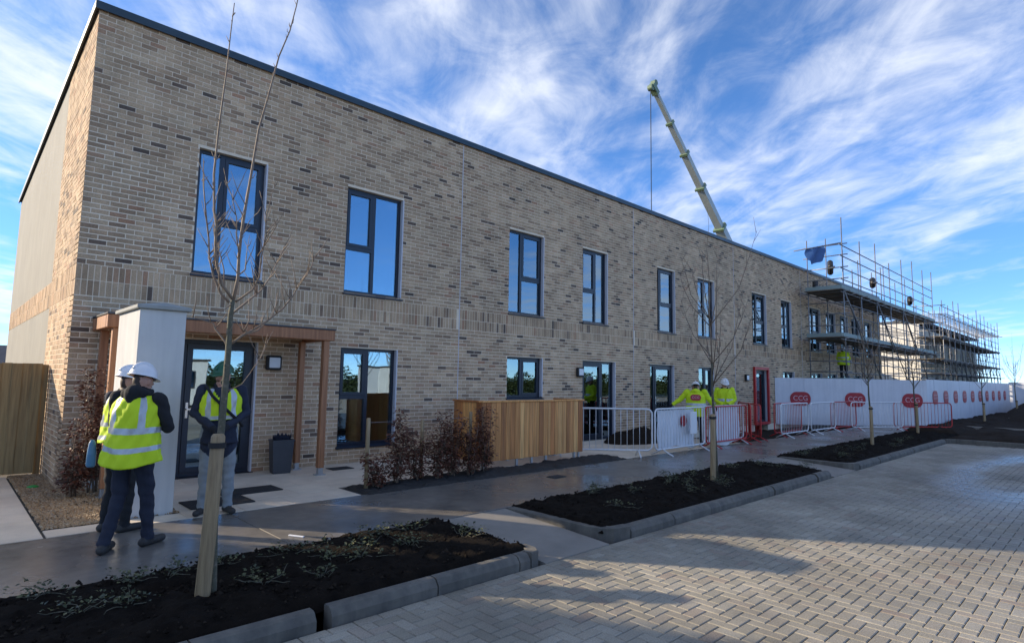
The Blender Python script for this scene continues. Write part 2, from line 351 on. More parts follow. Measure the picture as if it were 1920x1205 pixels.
def in_view(p, mg=0.06):
    d = Vector(p)-CAM; z_ = d.dot(_f)
    if z_ < .3: return False
    X = d.dot(_x2)/z_*1106.54/960; Y = d.dot(_u2)/z_*1106.54/602.5
    return abs(X) < 1+mg and abs(Y) < 1+mg
blocks.sort(key=lambda q: dist((q[0]+q[2]/2, q[1]+q[3]/2, -.12)) + (0 if in_view((q[0]+q[2]/2, q[1]+q[3]/2, -.12), -.02) else 1000))
sizes = {}
for wd, hd in ((.2, .1), (.1, .2), (.1, .1)):
    bb = MB(); block_mesh(bb, 0, 0, 0, wd, hd, tilt=False); sizes[(wd, hd)] = bb.mesh('paving_block', 'paver')
for (x, y, w, h) in blocks[:300]:
    o = put('paving_block', sizes[(round(w, 1), round(h, 1))], road, (x, y, -.12+rnd(-.0012, .0012)))
    o.rotation_euler = (rnd(-.006, .006), rnd(-.006, .006), 0)
bb = MB()
for (x, y, w, h) in blocks[300:]: block_mesh(bb, x, y, -.12+rnd(-.001, .001), w, h)
bb.build('paving_blocks', 'paver_joined', road, kind='stuff')
# footway of large wet concrete bays with joints between them
fw = sheet('footway', 'sand_joint', -14, 30, -4.72, -2.86, -.03, kind='structure')
xs = [-14, -7.5, -4.6, 1.28, 7.2, 13.1, 19.0, 24.6, 30]
for a_, b_ in zip(xs[:-1], xs[1:]):
    MB().bev(a_+.004, b_-.004, -4.70, -2.87, -.09, 0, .005).build('concrete_bay', 'wet_concrete', fw)
# ramps between the beds down to the road
for x0, x1 in ((2.98, 3.98), (11.0, 12.3)):
    MB().add([(x0,-6.33,-.11),(x1,-6.33,-.11),(x1,-4.72,-.006),(x0,-4.72,-.006),(x0,-6.33,-.2),(x1,-6.33,-.2),(x1,-4.72,-.2),(x0,-4.72,-.2)],
             [(0,1,2,3),(4,5,1,0),(5,6,2,1),(6,7,3,2),(7,4,0,3)]).build('path', 'dry_concrete', kind='structure')
# planting beds
def soil_bed(name, x0, x1, y0, y1, z, res=.05, amp=.03, dome=.03, mat_='soil', seed=1, **tg):
    nx = max(2, int((x1-x0)/res)); ny = max(2, int((y1-y0)/res)); rs = np.random.RandomState(seed)
    h = rs.rand(ny+1, nx+1)*amp
    c1 = rs.rand(ny//4+3, nx//4+3)
    for j in range(ny+1):
        for i in range(nx+1): h[j, i] += (c1[j//4, i//4]*(1-(i % 4)/4)+c1[j//4, i//4+1]*(i % 4)/4)*amp*1.4
    vs = []; fs = []
    for j in range(ny+1):
        for i in range(nx+1):
            fx = min(i, nx-i)/nx*2; fy = min(j, ny-j)/ny*2; e = min(1, min(fx*(x1-x0)/.5, fy*(y1-y0)/.5))
            edge = (i in (0, nx)) or (j in (0, ny))
            vs.append((x0+(x1-x0)*i/nx+(rnd(-.02, .02) if edge else rnd(-.015, .015)), y0+(y1-y0)*j/ny+(rnd(-.012, .012)), z-.05 if edge else z+dome*e+h[j, i]-.02))
    for j in range(ny):
        for i in range(nx): a_ = j*(nx+1)+i; fs.append((a_, a_+1, a_+nx+2, a_+nx+1))
    return MB().add(vs, fs).build(name, mat_, smooth=True, **tg)
soil_bed('planting_bed', -6, 2.96, -6.18, -4.66, .0, seed=3, kind='structure')
soil_bed('planting_bed', 4.06, 10.98, -6.18, -4.66, .0, seed=4, kind='structure')
soil_bed('planting_bed', 12.38, 24, -6.18, -4.66, .0, seed=5, kind='structure')
soil_bed('planting_bed', 21.55, 60, -16, -6.1, -.03, res=.3, amp=.10, dome=.02, mat_='soil_brown', seed=6, kind='structure')
soil_bed('planting_bed', 24, 60, -6.2, -4.5, .0, res=.2, amp=.08, mat_='soil_brown', seed=8, kind='structure')
# small loose clods lying over the beds
cl = MB()
for _ in range(4200):
    if random.random() < .55: x, y = rnd(-1.2, 2.9), rnd(-6.1, -4.7)
    elif random.random() < .7: x, y = rnd(4.1, 10.9), rnd(-6.1, -4.7)
    else: x, y = rnd(12.4, 17), rnd(-6.1, -4.7)
    r_ = rnd(.006, .02)*(1 if random.random() < .9 else 1.7)
    vs = [Vector((rnd(.6, 1), 0, 0)), Vector((-rnd(.6, 1), 0, 0)), Vector((0, rnd(.6, 1), 0)), Vector((0, -rnd(.6, 1), 0)), Vector((0, 0, rnd(.5, .9))), Vector((0, 0, -.6))]
    q = Matrix.Rotation(rnd(0, 6), 3, 'Z')
    cl.add([q @ (p*r_)+Vector((x, y, .035+r_*.3)) for p in vs], [(0,2,4),(2,1,4),(1,3,4),(3,0,4),(2,0,5),(1,2,5),(3,1,5),(0,3,5)], 0 if random.random() < .6 else 1)
cl.build('soil_clods', ['soil', 'soil_brown'], kind='stuff')
# kerbs: half battered concrete, about 0.9 m long each
def kerb_profile(L_):
    pr = [(-6.31, -.2), (-6.31, -.055), (-6.275, -.008), (-6.255, .002), (-6.195, .004), (-6.185, -.006), (-6.185, -.2)]
    vs = [(0, y, z) for y, z in pr]+[(L_, y, z) for y, z in pr]; n_ = len(pr)
    fs = [(i, i+1, n_+i+1, n_+i) for i in range(n_-1)]+[tuple(range(n_)), tuple(range(n_, 2*n_))[::-1]]
    return MB().add(vs, [f[::-1] for f in fs]).mesh('kerb_stone', 'kerb_concrete')
KG = 'kerb stones along the parking court'
def kerb_run(x0, x1, lab, gaps=()):
    root = put('kerb', None, kind='structure', loc=(0, 0, 0))
    x = x0; k = 0
    while x < x1-.12:
        L_ = min(.915, x1-x); g = .008
        for gx, gw in gaps:
            if x < gx < x+L_: L_ = gx-x; g = gw
        put('kerb_stone', kerb_profile(L_-.004), root, (x, rnd(-.003, .003), rnd(-.003, .002))); x += L_+g; k += 1
    return root
kerb_run(-5.6, 2.80, '', gaps=((.71, .11),))
kerb_run(4.42, 10.9, '', gaps=((8.3, .05), (10.2, .06)))
kerb_run(12.65, 21.2, '', gaps=((14.1, .06), (17.2, .05)))
def bent_kerb(pts):
    pr = [(0, -.2), (0, .0), (.012, .008), (.11, .008), (.122, 0), (.122, -.2)]; rs = []
    P = [Vector((*p, 0)) for p in pts]
    for i, p in enumerate(P):
        d = (P[min(i+1, len(P)-1)]-P[max(i-1, 0)]).normalized(); nn = Vector((-d.y, d.x, 0)); rs.append([p+nn*a+Vector((0, 0, b_)) for a, b_ in pr])
    return MB().rings(rs).build('kerb_stone', 'kerb_concrete', None, kind='structure')
bent_kerb([(3.99, -4.75), (4.0, -5.3), (4.02, -5.9), (4.06, -6.12), (4.16, -6.26), (4.40, -6.305)][::1])
bent_kerb([(12.30, -4.80), (12.30, -5.6), (12.33, -6.1), (12.42, -6.25), (12.62, -6.305)])
bent_kerb([(2.82, -6.305), (2.93, -6.285), (2.99, -6.2), (3.0, -6.05)])
bent_kerb([(21.22, -6.31), (21.5, -6.5), (21.55, -8), (21.56, -16)])
for x, y0, y1 in ((27.9, -16, -5.7), (38.2, -16, -5.2)):
    MB().bev(x, x+.15, y0, y1, -.1, .10, .012).build('edging_kerb', 'dry_concrete', None, kind='structure')
# entrance paving of pale slabs
pv = sheet('entrance_paving', 'sand_joint', -6, 15, -2.87, 2.4, -.012, kind='structure')
def slabs(x0, x1, y0, y1, sx, sy, off=0):
    y = y0; r_ = 0
    while y < y1-.02:
        h = min(sy, y1-y); x = x0-(off if r_ % 2 else 0)
        while x < x1-.02:
            a_, b_ = max(x, x0), min(x+sx, x1)
            if b_-a_ > .03: MB().bev(a_+.003, b_-.003, y+.003, y+h-.003, -.04, .002+rnd(-.0008, .0008), .003).build('slab', 'slab', pv)
            x += sx
        y += sy; r_ += 1
slabs(.86, 3.02, -2.86, -.02, .62, .575, .31)
slabs(-.40, .86, -2.86, -2.52, .63, .34)
slabs(-2.6, -.42, -2.86, 1.7, .73, .9, .36)
slabs(3.02, 9.3, -2.16, -.02, .75, .71, .37)
slabs(9.3, 14.6, -2.86, -.02, .88, .71, .44)
# gravel margin round the corner of the building
gr = MB()
ico = []
for s_ in ((0,0,1),(.9,0,-.1),(.28,.85,.1),(-.72,.53,-.1),(-.72,-.53,.1),(.28,-.85,-.1),(0,0,-.7)): ico.append(Vector(s_))
icf = [(0,1,2),(0,2,3),(0,3,4),(0,4,5),(0,5,1),(6,2,1),(6,3,2),(6,4,3),(6,5,4),(6,1,5)]
def pebbles(mb, n, fx, z0, r0=.008, r1=.02):
    for _ in range(n):
        p = fx(); r_ = rnd(r0, r1); q = Matrix.Rotation(rnd(0, 6.28), 3, 'Z') @ Matrix.Rotation(rnd(-.5, .5), 3, 'X')
        sc = Vector((rnd(.8, 1.4), rnd(.7, 1.1), rnd(.5, .8)))*r_
        mb.add([q @ Vector((v_.x*sc.x, v_.y*sc.y, v_.z*sc.z))+Vector((p[0], p[1], z0+r_*.35+rnd(0, .012))) for v_ in ico], icf)
pebbles(gr, 7500, lambda: (rnd(-.40, .02), rnd(-2.52, 1.7)), 0)
pebbles(gr, 5500, lambda: (rnd(.0, .85), rnd(-2.52, -.01)), 0)
gr.build('gravel_strip', 'pebble', kind='stuff')
soil_bed('hedge_bed', 3.05, 9.25, -2.98, -2.2, .0, res=.06, amp=.035, dome=.02, mat_='mulch', seed=9, kind='structure')
# ------------------------------------------------------------------ the brick building
LEN, DEP, ZT = 40.0, 10.9, 6.975
BLD = empty('brick_building', 'long two-storey buff brick building with dark navy windows and flat coping', 'building')
# x0, x1, z0, z1, kind, split, side   (openings measured on the facade; under the scaffold widened and added to imitate shade)
UP = [(1.48,2.59,'R',1.87),(4.13,5.42,'L',4.77),(8.47,9.72,'R',8.95),(11.29,12.43,'L',11.93),(15.04,16.13,'R',15.28),(17.64,18.85,'L',18.2),(22.0,23.36,'R',22.5),(24.9,26.05,'L',25.5),(28.3,29.7,'R',28.85),(30.5,31.9,'L',31.2),(32.6,33.9,'R',33.0),(34.5,35.9,'L',35.2),(36.8,38.2,'R',37.2)]
GW = [(4.13,5.39,.30,2.16,'L',4.74),(8.46,9.71,1.16,2.16,'T',9.0),(17.63,18.72,1.16,2.16,'T',18.16),(24.93,26.2,1.16,2.16,'T',25.55),(28.3,29.7,.3,2.16,'L',29.0),(30.5,31.9,.3,2.16,'L',31.2),(32.6,33.9,.3,2.16,'R',33.2),(34.5,35.9,.3,2.16,'L',35.2),(36.8,38.2,.3,2.16,'R',37.4)]
DR = [(1.46,2.60,'single',0),(11.30,12.80,'left',12.24),(14.60,16.02,'right',14.93),(22.05,23.25,'single',0)]
OPS = [(a,b,3.20,5.28) for a,b,_,_ in UP]+[(a,b,c,d) for a,b,c,d,_,_ in GW]+[(a,b,0.0,2.16) for a,b,_,_ in DR]
JOINTS = [6.965, 13.72, 20.42, 27.2, 34.2]
# masonry backing with the openings cut out (this is what shows as mortar)
wall = MB()
zs = sorted({-.25, ZT}|{o[2] for o in OPS if o[2] > 0}|{o[3] for o in OPS})
for z0, z1 in zip(zs[:-1], zs[1:]):
    zm = (z0+z1)/2; cuts = sorted((o[0], o[1]) for o in OPS if o[2]-.26 < zm < o[3] and (o[2] <= zm or o[2] == 0))
    cuts = [c for c in cuts]
    x = .0035
    for c0, c1 in cuts+[(LEN, LEN)]:
        if c0 > x: wall.box(x, c0, .0035, .34, z0, z1)
        x = max(x, c1)
wall_o = wall.build('wall', 'mortar', BLD)
bricks = []   # x0,x1,y0,y1,z0,z1
def cut_course(z0, z1, x, x1, first):
    """one stretcher course along the facade; returns pieces"""
    ops = sorted([(o[0], o[1]) for o in OPS if o[2] < z1-.02 and o[3] > z0+.02]+[(j-.010, j+.010) for j in JOINTS])
    res = []; k = 0
    while x < x1-.02:
        e = min(x+(first if k == 0 else .2125), x1); segs = [(x, e)]
        for o0, o1 in ops:
            n_ = []
            for s0, s1 in segs:
                if o1 <= s0 or o0 >= s1: n_.append((s0, s1)); continue
                if o0 > s0: n_.append((s0, o0))
                if o1 < s1: n_.append((o1, s1))
            segs = n_
        res += [s for s in segs if s[1]-s[0] > .022]; x = e+.0125; k += 1
    return res
z = .005; c = 0; courses = []
while z < ZT-.03:
    if abs(z-2.705) < .02: courses.append((z, z+.215, 'S')); courses.append((z+.225, z+.44, 'S')); z = 3.155; continue
    courses.append((z, min(z+.0625, ZT-.004), 'B')); z += .075
for ci, (z0, z1, kd) in enumerate(courses):
    if kd == 'B':
        for a_, b_ in cut_course(z0, z1, 0.0, LEN, .215 if ci % 2 else .1025):
            bricks.append((a_, b_, rnd(-.0025, .002), (.1025 if ci % 2 else .215) if a_ < .001 else .05, z0+rnd(-.0015, .0015), z1+rnd(-.0015, .0015)))
        y = .2250 if ci % 2 == 0 else .1125      # gable pier
        while y < 2.54:
            e = min(y+.215, 2.55); bricks.append((rnd(-.002, .002), .05, y, e, z0, z1)); y = e+.01
    else:
        x = 0.0
        while x < LEN-.02:
            if not any(abs(x+.03-j) < .035 for j in JOINTS):
                bricks.append((x, x+.0625, rnd(-.0025, .002), .1 if x < .001 else .05, z0, z1))
            x += .075
        y = .11
        while y < DEP-.1: bricks.append((rnd(-.002, .002), .05, y, y+.065, z0, z1)); y += .075
def brk(mb, x0, x1, y0, y1, z0, z1): mb.box(x0, x1, y0, y1, z0, z1, skip=())
bricks.sort(key=lambda q: dist((q[0], q[2], (q[4]+q[5])/2))+(0 if q[2] < .05 and q[1] > .1 and q[1]-q[0] > .2 and q[4] > 1.0 else 60))
shared = {}
for q in bricks[:300]:
    k = tuple(round(w, 3) for w in (q[1]-q[0], .05 if q[3] < .06 else q[3], round(q[5]-q[4], 2)))
    if k not in shared: shared[k] = MB().bev(0, k[0], 0, k[1], 0, k[2], .003).mesh('brick', 'brick')
    put('brick', shared[k], wall_o, (q[0], q[2], q[4]))
bj = MB()
for q in bricks[300:]: brk(bj, *q)
bj.build('bricks', 'brick_joined', wall_o, kind='stuff')
jm = MB()
for j in JOINTS: MB().box(j-.0095, j+.0095, -.0025, .02, .0, ZT).build('movement_joint', 'reveal_trim', BLD)
# gable: rendered panels either side of the brick band, core walls, roof
slope = -.062
def zr(y): return ZT+slope*y
g = MB(); g.add([(.0035,.01,-.25),(.0035,2.56,-.25),(.0035,2.56,zr(2.56)),(.0035,.01,ZT),(.3,.34,-.25),(.3,2.56,-.25),(.3,2.56,zr(2.56)),(.3,.34,ZT)], [(1,0,3,2),(4,5,6,7),(2,3,7,6),(5,1,2,6)]).build('gable_pier', 'mortar', BLD)
MB().box(.0035, .3, 2.56, DEP, 2.70, 3.15).build('gable_band', 'mortar', BLD)
MB().add([(.006,2.56,3.152),(.006,DEP,3.152),(.006,DEP,zr(DEP)),(.006,2.56,zr(2.56)),(.3,2.56,3.152),(.3,DEP,3.152),(.3,DEP,zr(DEP)),(.3,2.56,zr(2.56))], [(1,0,3,2),(4,5,6,7),(0,1,5,4),(1,2,6,5),(2,3,7,6),(3,0,4,7)]).build('render_panel', 'render_cream', BLD)
MB().box(.006, .3, 2.56, DEP, -.2, 2.698).build('render_panel', 'render_cream', BLD)
MB().box(.3, LEN-.3, DEP-.3, DEP-.002, -.2, zr(DEP)).build('back_wall', 'plaster', BLD)
MB().box(LEN-.3, LEN-.002, .345, DEP-.31, -.2, zr(DEP)).build('end_wall', 'plaster', BLD)
rf = MB(); rf.add([(-.03,-.03,ZT+.035),(LEN,-.03,ZT+.035),(LEN,DEP+.05,zr(DEP)+.035),(-.03,DEP+.05,zr(DEP)+.035),(-.03,-.03,ZT+.004),(LEN,-.03,ZT+.004),(LEN,DEP+.05,zr(DEP)+.004),(-.03,DEP+.05,zr(DEP)+.004)], [(0,1,2,3),(7,6,5,4),(4,5,1,0),(5,6,2,1),(6,7,3,2),(7,4,0,3)])
rf_o = rf.build('roof', 'roof_grey', BLD)
MB().box(-.055, LEN, -.055, -.032, ZT-.035, ZT+.085).box(-.055, LEN, -.032, .25, ZT+.06, ZT+.085).build('coping', 'coping', rf_o)
cg = MB(); a0, a1 = ZT, zr(DEP)
cg.add([(-.056,-.03,a0-.03),(-.056,DEP+.05,a1-.03),(-.056,DEP+.05,a1+.085),(-.056,-.03,a0+.085),(-.034,-.03,a0-.03),(-.034,DEP+.05,a1-.03),(-.034,DEP+.05,a1+.085),(-.034,-.03,a0+.085)], [(1,0,3,2),(4,5,6,7),(3,7,6,2),(0,1,5,4),(1,2,6,5),(0,4,7,3)])
cg.build('verge_trim', 'coping', rf_o)
# rooms behind the glass
MB().box(.31, LEN-.31, .35, 6, -.1, -.01).build('floor', 'floor_int', BLD)
MB().box(.31, LEN-.31, .35, 6, 2.55, 2.85).build('floor', 'plaster', BLD)
MB().box(.31, LEN-.31, 5.0, 5.15, .0, ZT-.5).build('partition', 'plaster', BLD)
for x in (3.3, 6.9, 10.4, 13.7, 17, 20.4, 24, 27.2, 30, 33): MB().box(x, x+.1, .35, 5, .0, ZT-.5).build('partition', 'plaster', BLD)
def frame(mb, x0, x1, z0, z1, w, y0, y1):
    mb.box(x0, x1, y0, y1, z1-w, z1).box(x0, x1, y0, y1, z0, z0+w).box(x0, x0+w, y0, y1, z0+w, z1-w).box(x1-w, x1, y0, y1, z0+w, z1-w); return mb
def sash(par, x0, x1, z0, z1, op):
    """a light: fixed pane, or an opening sash with its own frame"""
    if op:
        s_ = frame(MB(), x0+.004, x1-.004, z0+.004, z1-.004, .055, .078, .15).build('sash', 'navy_frame', par); x0 += .05; x1 -= .05; z0 += .05; z1 -= .05
    MB().box(x0-.005, x1+.005, .112, .124, z0-.005, z1+.005).build('pane', 'glass', par)
def window(x0, x1, z0, z1, lay, ms, tr=None):
    w = .05
    f = frame(MB(), x0+.004, x1-.030, z0+.02, z1-.004, w, .085, .165).build('window', 'navy_frame', BLD)
    MB().add([(x0-.02,-.045,z0-.004),(x1+.02,-.045,z0-.004),(x1+.02,.085,z0+.022),(x0-.02,.085,z0+.022),(x0-.02,-.045,z0-.03),(x1+.02,-.045,z0-.03),(x1+.02,.005,z0-.03),(x0-.02,.005,z0-.03)], [(0,1,2,3),(4,5,1,0),(5,6,2,1),(7,4,0,3),(6,7,3,2),(7,6,5,4)]).build('cill', 'navy_frame', f)
    MB().box(x1-.028, x1-.0, -.0035, .10, z0+.03, z1-.001).build('reveal_trim', 'reveal_trim', f)
    a_, b_, c_, d_ = x0+.004+w, x1-.030-w, z0+.02+w, z1-.004-w
    MB().box(ms-.035, ms+.035, .082, .168, c_, d_).build('mullion', 'navy_frame', f)
    tr = tr or z0+.92
    for side, (p, q_) in (('L', (a_, ms-.035)), ('R', (ms+.035, b_))):
        if lay == side:
            MB().box(p, q_, .084, .166, tr-.035, tr+.035).build('transom', 'navy_frame', f)
            sash(f, p, q_, tr+.035, d_, True); sash(f, p, q_, c_, tr-.035, False)
        else: sash(f, p, q_, c_, d_, lay == 'T' and side == 'R')
    return f
for a_, b_, l_, m_ in UP: window(a_, b_, 3.20, 5.28, l_, m_, 4.10)
for a_, b_, c_, d_, l_, m_ in GW: window(a_, b_, c_, d_, l_, m_, 1.22 if l_ != 'T' else None)
def door(x0, x1, kind, ms, red=False):
    f = frame(MB(), x0+.004, x1-.030, .005, 2.155, .06, .085, .165).build('door', 'navy_frame', BLD, label='door set in a red surround' if red else None)
    MB().box(x1-.028, x1, -.0035, .10, .0, 2.158).build('reveal_trim', 'reveal_trim', f)
    MB().box(x0-.01, x1+.01, -.06, .08, -.02, .012).build('threshold', 'black_plastic', f)
    lx0, lx1 = x0+.064, x1-.09
    if kind == 'left': sd = (ms+.03, lx1); lx1 = ms-.03
    elif kind == 'right': sd = (lx0, ms-.03); lx0 = ms+.03
    if kind != 'single':
        MB().box(ms-.03, ms+.03, .08, .168, .065, 2.095).build('mullion', 'navy_frame', f)
        MB().box(sd[0], sd[1], .112, .124, .065, 2.095).build('pane', 'glass', f)
    st = .085
    frame(MB(), lx0+.004, lx1-.004, .07, 2.09, st, .070, .15).build('door_leaf', 'navy_frame', f)
    MB().box(lx0+st, lx1-st, .108, .12, .15, 2.01).build('pane', 'glass', f)
    hx = lx0+.045 if kind in ('single', 'right') else lx1-.045
    MB().box(hx-.018, hx+.018, .058, .069, .92, 1.16).box(hx-.01, hx+.01, .03, .058, 1.05, 1.07).box(hx-.01, hx+.11 if hx < (lx0+lx1)/2 else hx+.01, .02, .035, 1.045, 1.07).build('door_handle', 'steel', f)
    if red:
        frame(MB(), x0-.10, x1+.06, -.0, 2.28, .10, -.09, -.006).build('red_surround', 'red_paint', f)
for a_, b_, k_, m_ in DR: door(a_, b_, k_, m_, red=(a_ > 20))
# furniture seen through the ground floor window
sf = empty('sofa', 'dark sofa in the room behind the tall ground-floor window', 'sofa', (4.55, 1.3, 0))
MB().bev(-.7, .7, -.35, .4, .08, .42, .04).build('seat', 'sofa', sf, smooth=False)
MB().bev(-.7, .7, .41, .6, .08, .85, .04).build('backrest', 'sofa', sf)
for s_ in (-1, 1): MB().bev(s_*.78-.07, s_*.78+.07, -.35, .6, .08, .6, .03).build('armrest', 'sofa', sf)
# lamps on the wall
def wall_lamp(x, z, lab):
    r_ = empty('wall_lamp', lab, 'wall lamp', (x, 0, z), group='square lamps on the brick wall')
    MB().bev(-.13, .13, -.09, -.004, -.125, .125, .02).build('housing', 'black_plastic', r_)
    MB().bev(-.093, .093, -.101, -.088, -.085, .09, .01).build('diffuser', 'opal', r_)
wall_lamp(2.86, 1.825, 'square black wall lamp with white diffuser beside the canopy door')
wall_lamp(11.14, 1.84, 'square black wall lamp with white diffuser beside the door past the timber screen')
wall_lamp(21.3, 1.84, 'square black wall lamp with white diffuser beside the red door frame')
# ------------------------------------------------------------------ entrance canopy, rendered pillar
cn = empty('entrance_canopy', 'flat timber canopy over the first door on square timber posts', 'canopy', (0, 0, 0))
for x, y, w in ((3.28, -.2, .095), (3.33, -.98, .10), (.37, -.98, .10), (.37, -.2, .095)):
    p = MB().bev(x-w/2, x+w/2, y-w/2, y+w/2, .12, 2.2, .006).build('post', 'canopy_wood', cn)
    MB().bev(x-w/2+.01, x+w/2-.01, y-w/2+.01, y+w/2-.01, .02, .13, .004).box(x-.08, x+.08, y-.06, y+.06, .002, .02).build('post_shoe', 'galv', p)
MB().bev(.25, 3.46, -1.06, -.94, 2.2, 2.375, .01).build('beam', 'canopy_wood', cn)
for x in (.25, 3.36): MB().bev(x, x+.10, -.938, -.005, 2.2, 2.372, .008).build('beam', 'canopy_wood', cn)
MB().bev(.352, 3.358, -.938, -.005, 2.27, 2.36, .004).build('soffit', 'canopy_wood', cn)
MB().bev(.24, 3.47, -1.07, -.003, 2.376, 2.40, .004).build('roof_sheet', 'roof_grey', cn)
pl = empty('render_pillar', 'tall white rendered wall pillar with grey stone cap beside the canopy', 'pillar')
MB().bev(.31, .79, -2.5, -1.42, -.1, 2.34, .006).build('shaft', 'render_white', pl)
cp = MB(); cp.bev(.27, .83, -2.55, -1.37, 2.342, 2.39, .008); cp.add([(.275,-2.545,2.388),(.825,-2.545,2.388),(.825,-1.375,2.388),(.275,-1.375,2.388),(.55,-2.5,2.43),(.55,-1.42,2.43)], [(0,1,4),(1,2,5,4),(2,3,5),(3,0,4,5)])
cp.build('cap', 'stone_cap', pl)
# bin, door mats
bn = empty('waste_bin', 'dark grey plastic pedal bin with a bag in it by the brick wall', 'bin', (2.93, -.38, 0), R(-8))
MB().rings([[(sx*w, sy*w*.8, z_) for sx, sy in ((-1,-1),(1,-1),(1,1),(-1,1))] for w, z_ in ((.135, .004), (.14, .03), (.17, .52), (.178, .525), (.178, .55), (.16, .55), (.155, .4))], cap=True).build('body', 'grey_plastic', bn)
lb = MB()
for k in range(14): a_ = 2*math.pi*k/14; lb.leaf((.10*math.cos(a_), .08*math.sin(a_), .50), (math.cos(a_)*.3, math.sin(a_)*.3, 1), (math.cos(a_), math.sin(a_), .2), rnd(.12, .2), .10)
lb.ellipsoid((0, 0, .52), (.12, .10, .07), 8, 5); lb.build('bin_bag', 'cloth_navy', bn)
for (x0, x1, y0, y1, a_, lb_) in ((1.55, 2.35, -1.88, -1.45, 0, 'black door mat on the pale slabs under the canopy edge'), (1.0, 1.75, -2.45, -1.93, 0, 'black door mat on the pale slabs at the feet of the green-helmeted person')):
    MB().bev(x0, x1, y0, y1, .004, .018, .004).build('door_mat', 'mat_black', label=lb_, category='door mat', group='black mats in front of the door')
MB().ellipsoid((0, 0, 0), (.07, .05, .03), 10, 6, v0=-20).build('green_cap', 'green_cap', None, True, (-.22, .32, .02), label='bright green plastic cap lying on the gravel', category='cap')
MB().bev(3.72, 4.12, -.7, -.42, .004, .014, .003).build('drain_cover', 'mat_black', label='dark drain cover on the slabs beneath the tall ground-floor window', category='drain cover')
MB().bev(6.15, 6.45, -3.62, -3.42, .0035, .010, .003).build('drain_cover', 'mat_black', label='small square drain cover in the wet footway near the timber screen', category='drain cover')
# ------------------------------------------------------------------ timber garden fence
fe = empty('garden_fence', 'close-boarded timber fence joining the gable wall', 'fence', (0, 1.75, 0))
x = -6.0; k = 0
while x < -.12:
    MB().bev(x, x+.128, (-.012 if k % 2 else .0), (.008 if k % 2 else .02), .03, 1.73+rnd(-.006, .006), .004).build('board', 'fence_wood', fe); x += .123; k += 1
for x in (-6, -4, -2.05, -.1): MB().bev(x, x+.09, .03, .12, -.2, 1.72, .006).build('post', 'fence_wood', fe)
for z_ in (.35, 1.4): MB().bev(-6, -.1, .021, .029, z_, z_+.08, .003).build('rail', 'fence_wood', fe)
# ------------------------------------------------------------------ timber bin screen with boards
sc = empty('timber_screen', 'box screen of vertical cedar boards with top rail on metal feet', 'screen', (0, 0, 0))
X0, X1, Y0, Y1 = 5.68, 8.48, -2.30, -1.52
x = X0; k = 0
while x < X1-.03:
    w = min(random.choice((.118, .128, .138, .092)), X1-x)
    MB().bev(x+.002, x+w-.003, Y0-.009+rnd(-.003, .003), Y0+.010, .15+rnd(-.004, .004), 1.19, .004).build('board', 'cedar', sc); x += w
for xx in (X0, X1):
    y = Y0+.015
    while y < Y1: MB().bev(xx-.01, xx+.01, y+.002, y+.126, .15, 1.19, .004).build('board', 'cedar', sc); y += .128
x = X0
while x < X1-.03: MB().bev(x+.002, x+.126, Y1-.01, Y1+.01, .15, 1.19, .004).build('board', 'cedar', sc); x += .128
MB().bev(X0-.03, X1+.03, Y0-.03, Y0+.06, 1.192, 1.225, .005).build('top_rail', 'cedar', sc)
for xx in (X0, X1): MB().bev(xx-.03, xx+.03, Y0+.062, Y1+.03, 1.193, 1.225, .005).build('top_rail', 'cedar', sc)
for xx in (X0+.08, 6.6, 7.0, 7.4, X1-.22, X1-.08):
    for yy in (Y0+.05, Y1-.06): MB().box(xx-.02, xx+.02, yy-.02, yy+.02, .0, .3).box(xx-.04, xx+.04, yy-.04, yy+.04, .0, .008).build('foot', 'galv', sc)
for zz in (.3, 1.0): MB().bev(X0+.02, X1-.02, Y0+.012, Y0+.05, zz, zz+.07, .004).build('rail', 'cedar', sc)
# ------------------------------------------------------------------ trees
def wander(p0, p1, n, amp):
    p0 = Vector(p0); p1 = Vector(p1); pts = [p0]
    for i in range(1, n):
        t_ = i/n; pts.append(p0.lerp(p1, t_)+Vector((rnd(-amp, amp), rnd(-amp, amp), rnd(-amp, amp)*.3)))
    return pts+[p1]
def stake_obj(name, base, top, r_, lab, tie_z, tree_x, tree_y, r_t, group):
    b_, t_ = Vector(base), Vector(top)
    so_ = MB().tube([b_+Vector((0, 0, -.15)), b_, b_.lerp(t_, .5)+Vector((.004, 0, 0)), t_-Vector((0, 0, .02)), t_], [r_, r_, r_*.97, r_*.93, r_*.7], 14).build(name, 'stake_wood', smooth=True, label=lab, category='tree stake', group=group)
    f_ = (tie_z-b_.z)/(t_.z-b_.z); c_ = b_.lerp(t_, f_); q = Vector((tree_x, tree_y, tie_z))
    d = (q-c_); d.z = 0; L_ = d.length; d.normalize(); s_ = Vector((-d.y, d.x, 0)); lp = []
    for k in range(9): a_ = math.pi*(.5+k/8); lp.append(c_+d*math.cos(a_)*(r_+.006)+s_*math.sin(a_)*(r_+.006))
    for k in range(9): a_ = math.pi*(-.5+k/8); lp.append(q+d*math.cos(a_)*(r_t+.006)+s_*math.sin(a_)*(r_t+.006))
    rs = [[p+Vector((0, 0, -.02)), p+Vector((0, 0, .02)), p+(p-(c_+q)/2).normalized()*.005+Vector((0, 0, .02)), p+(p-(c_+q)/2).normalized()*.005+Vector((0, 0, -.02))] for p in lp]
    rs.append(rs[0]); MB().rings(rs, cap=False).build('tie', 'rubber', so_)
    return so_
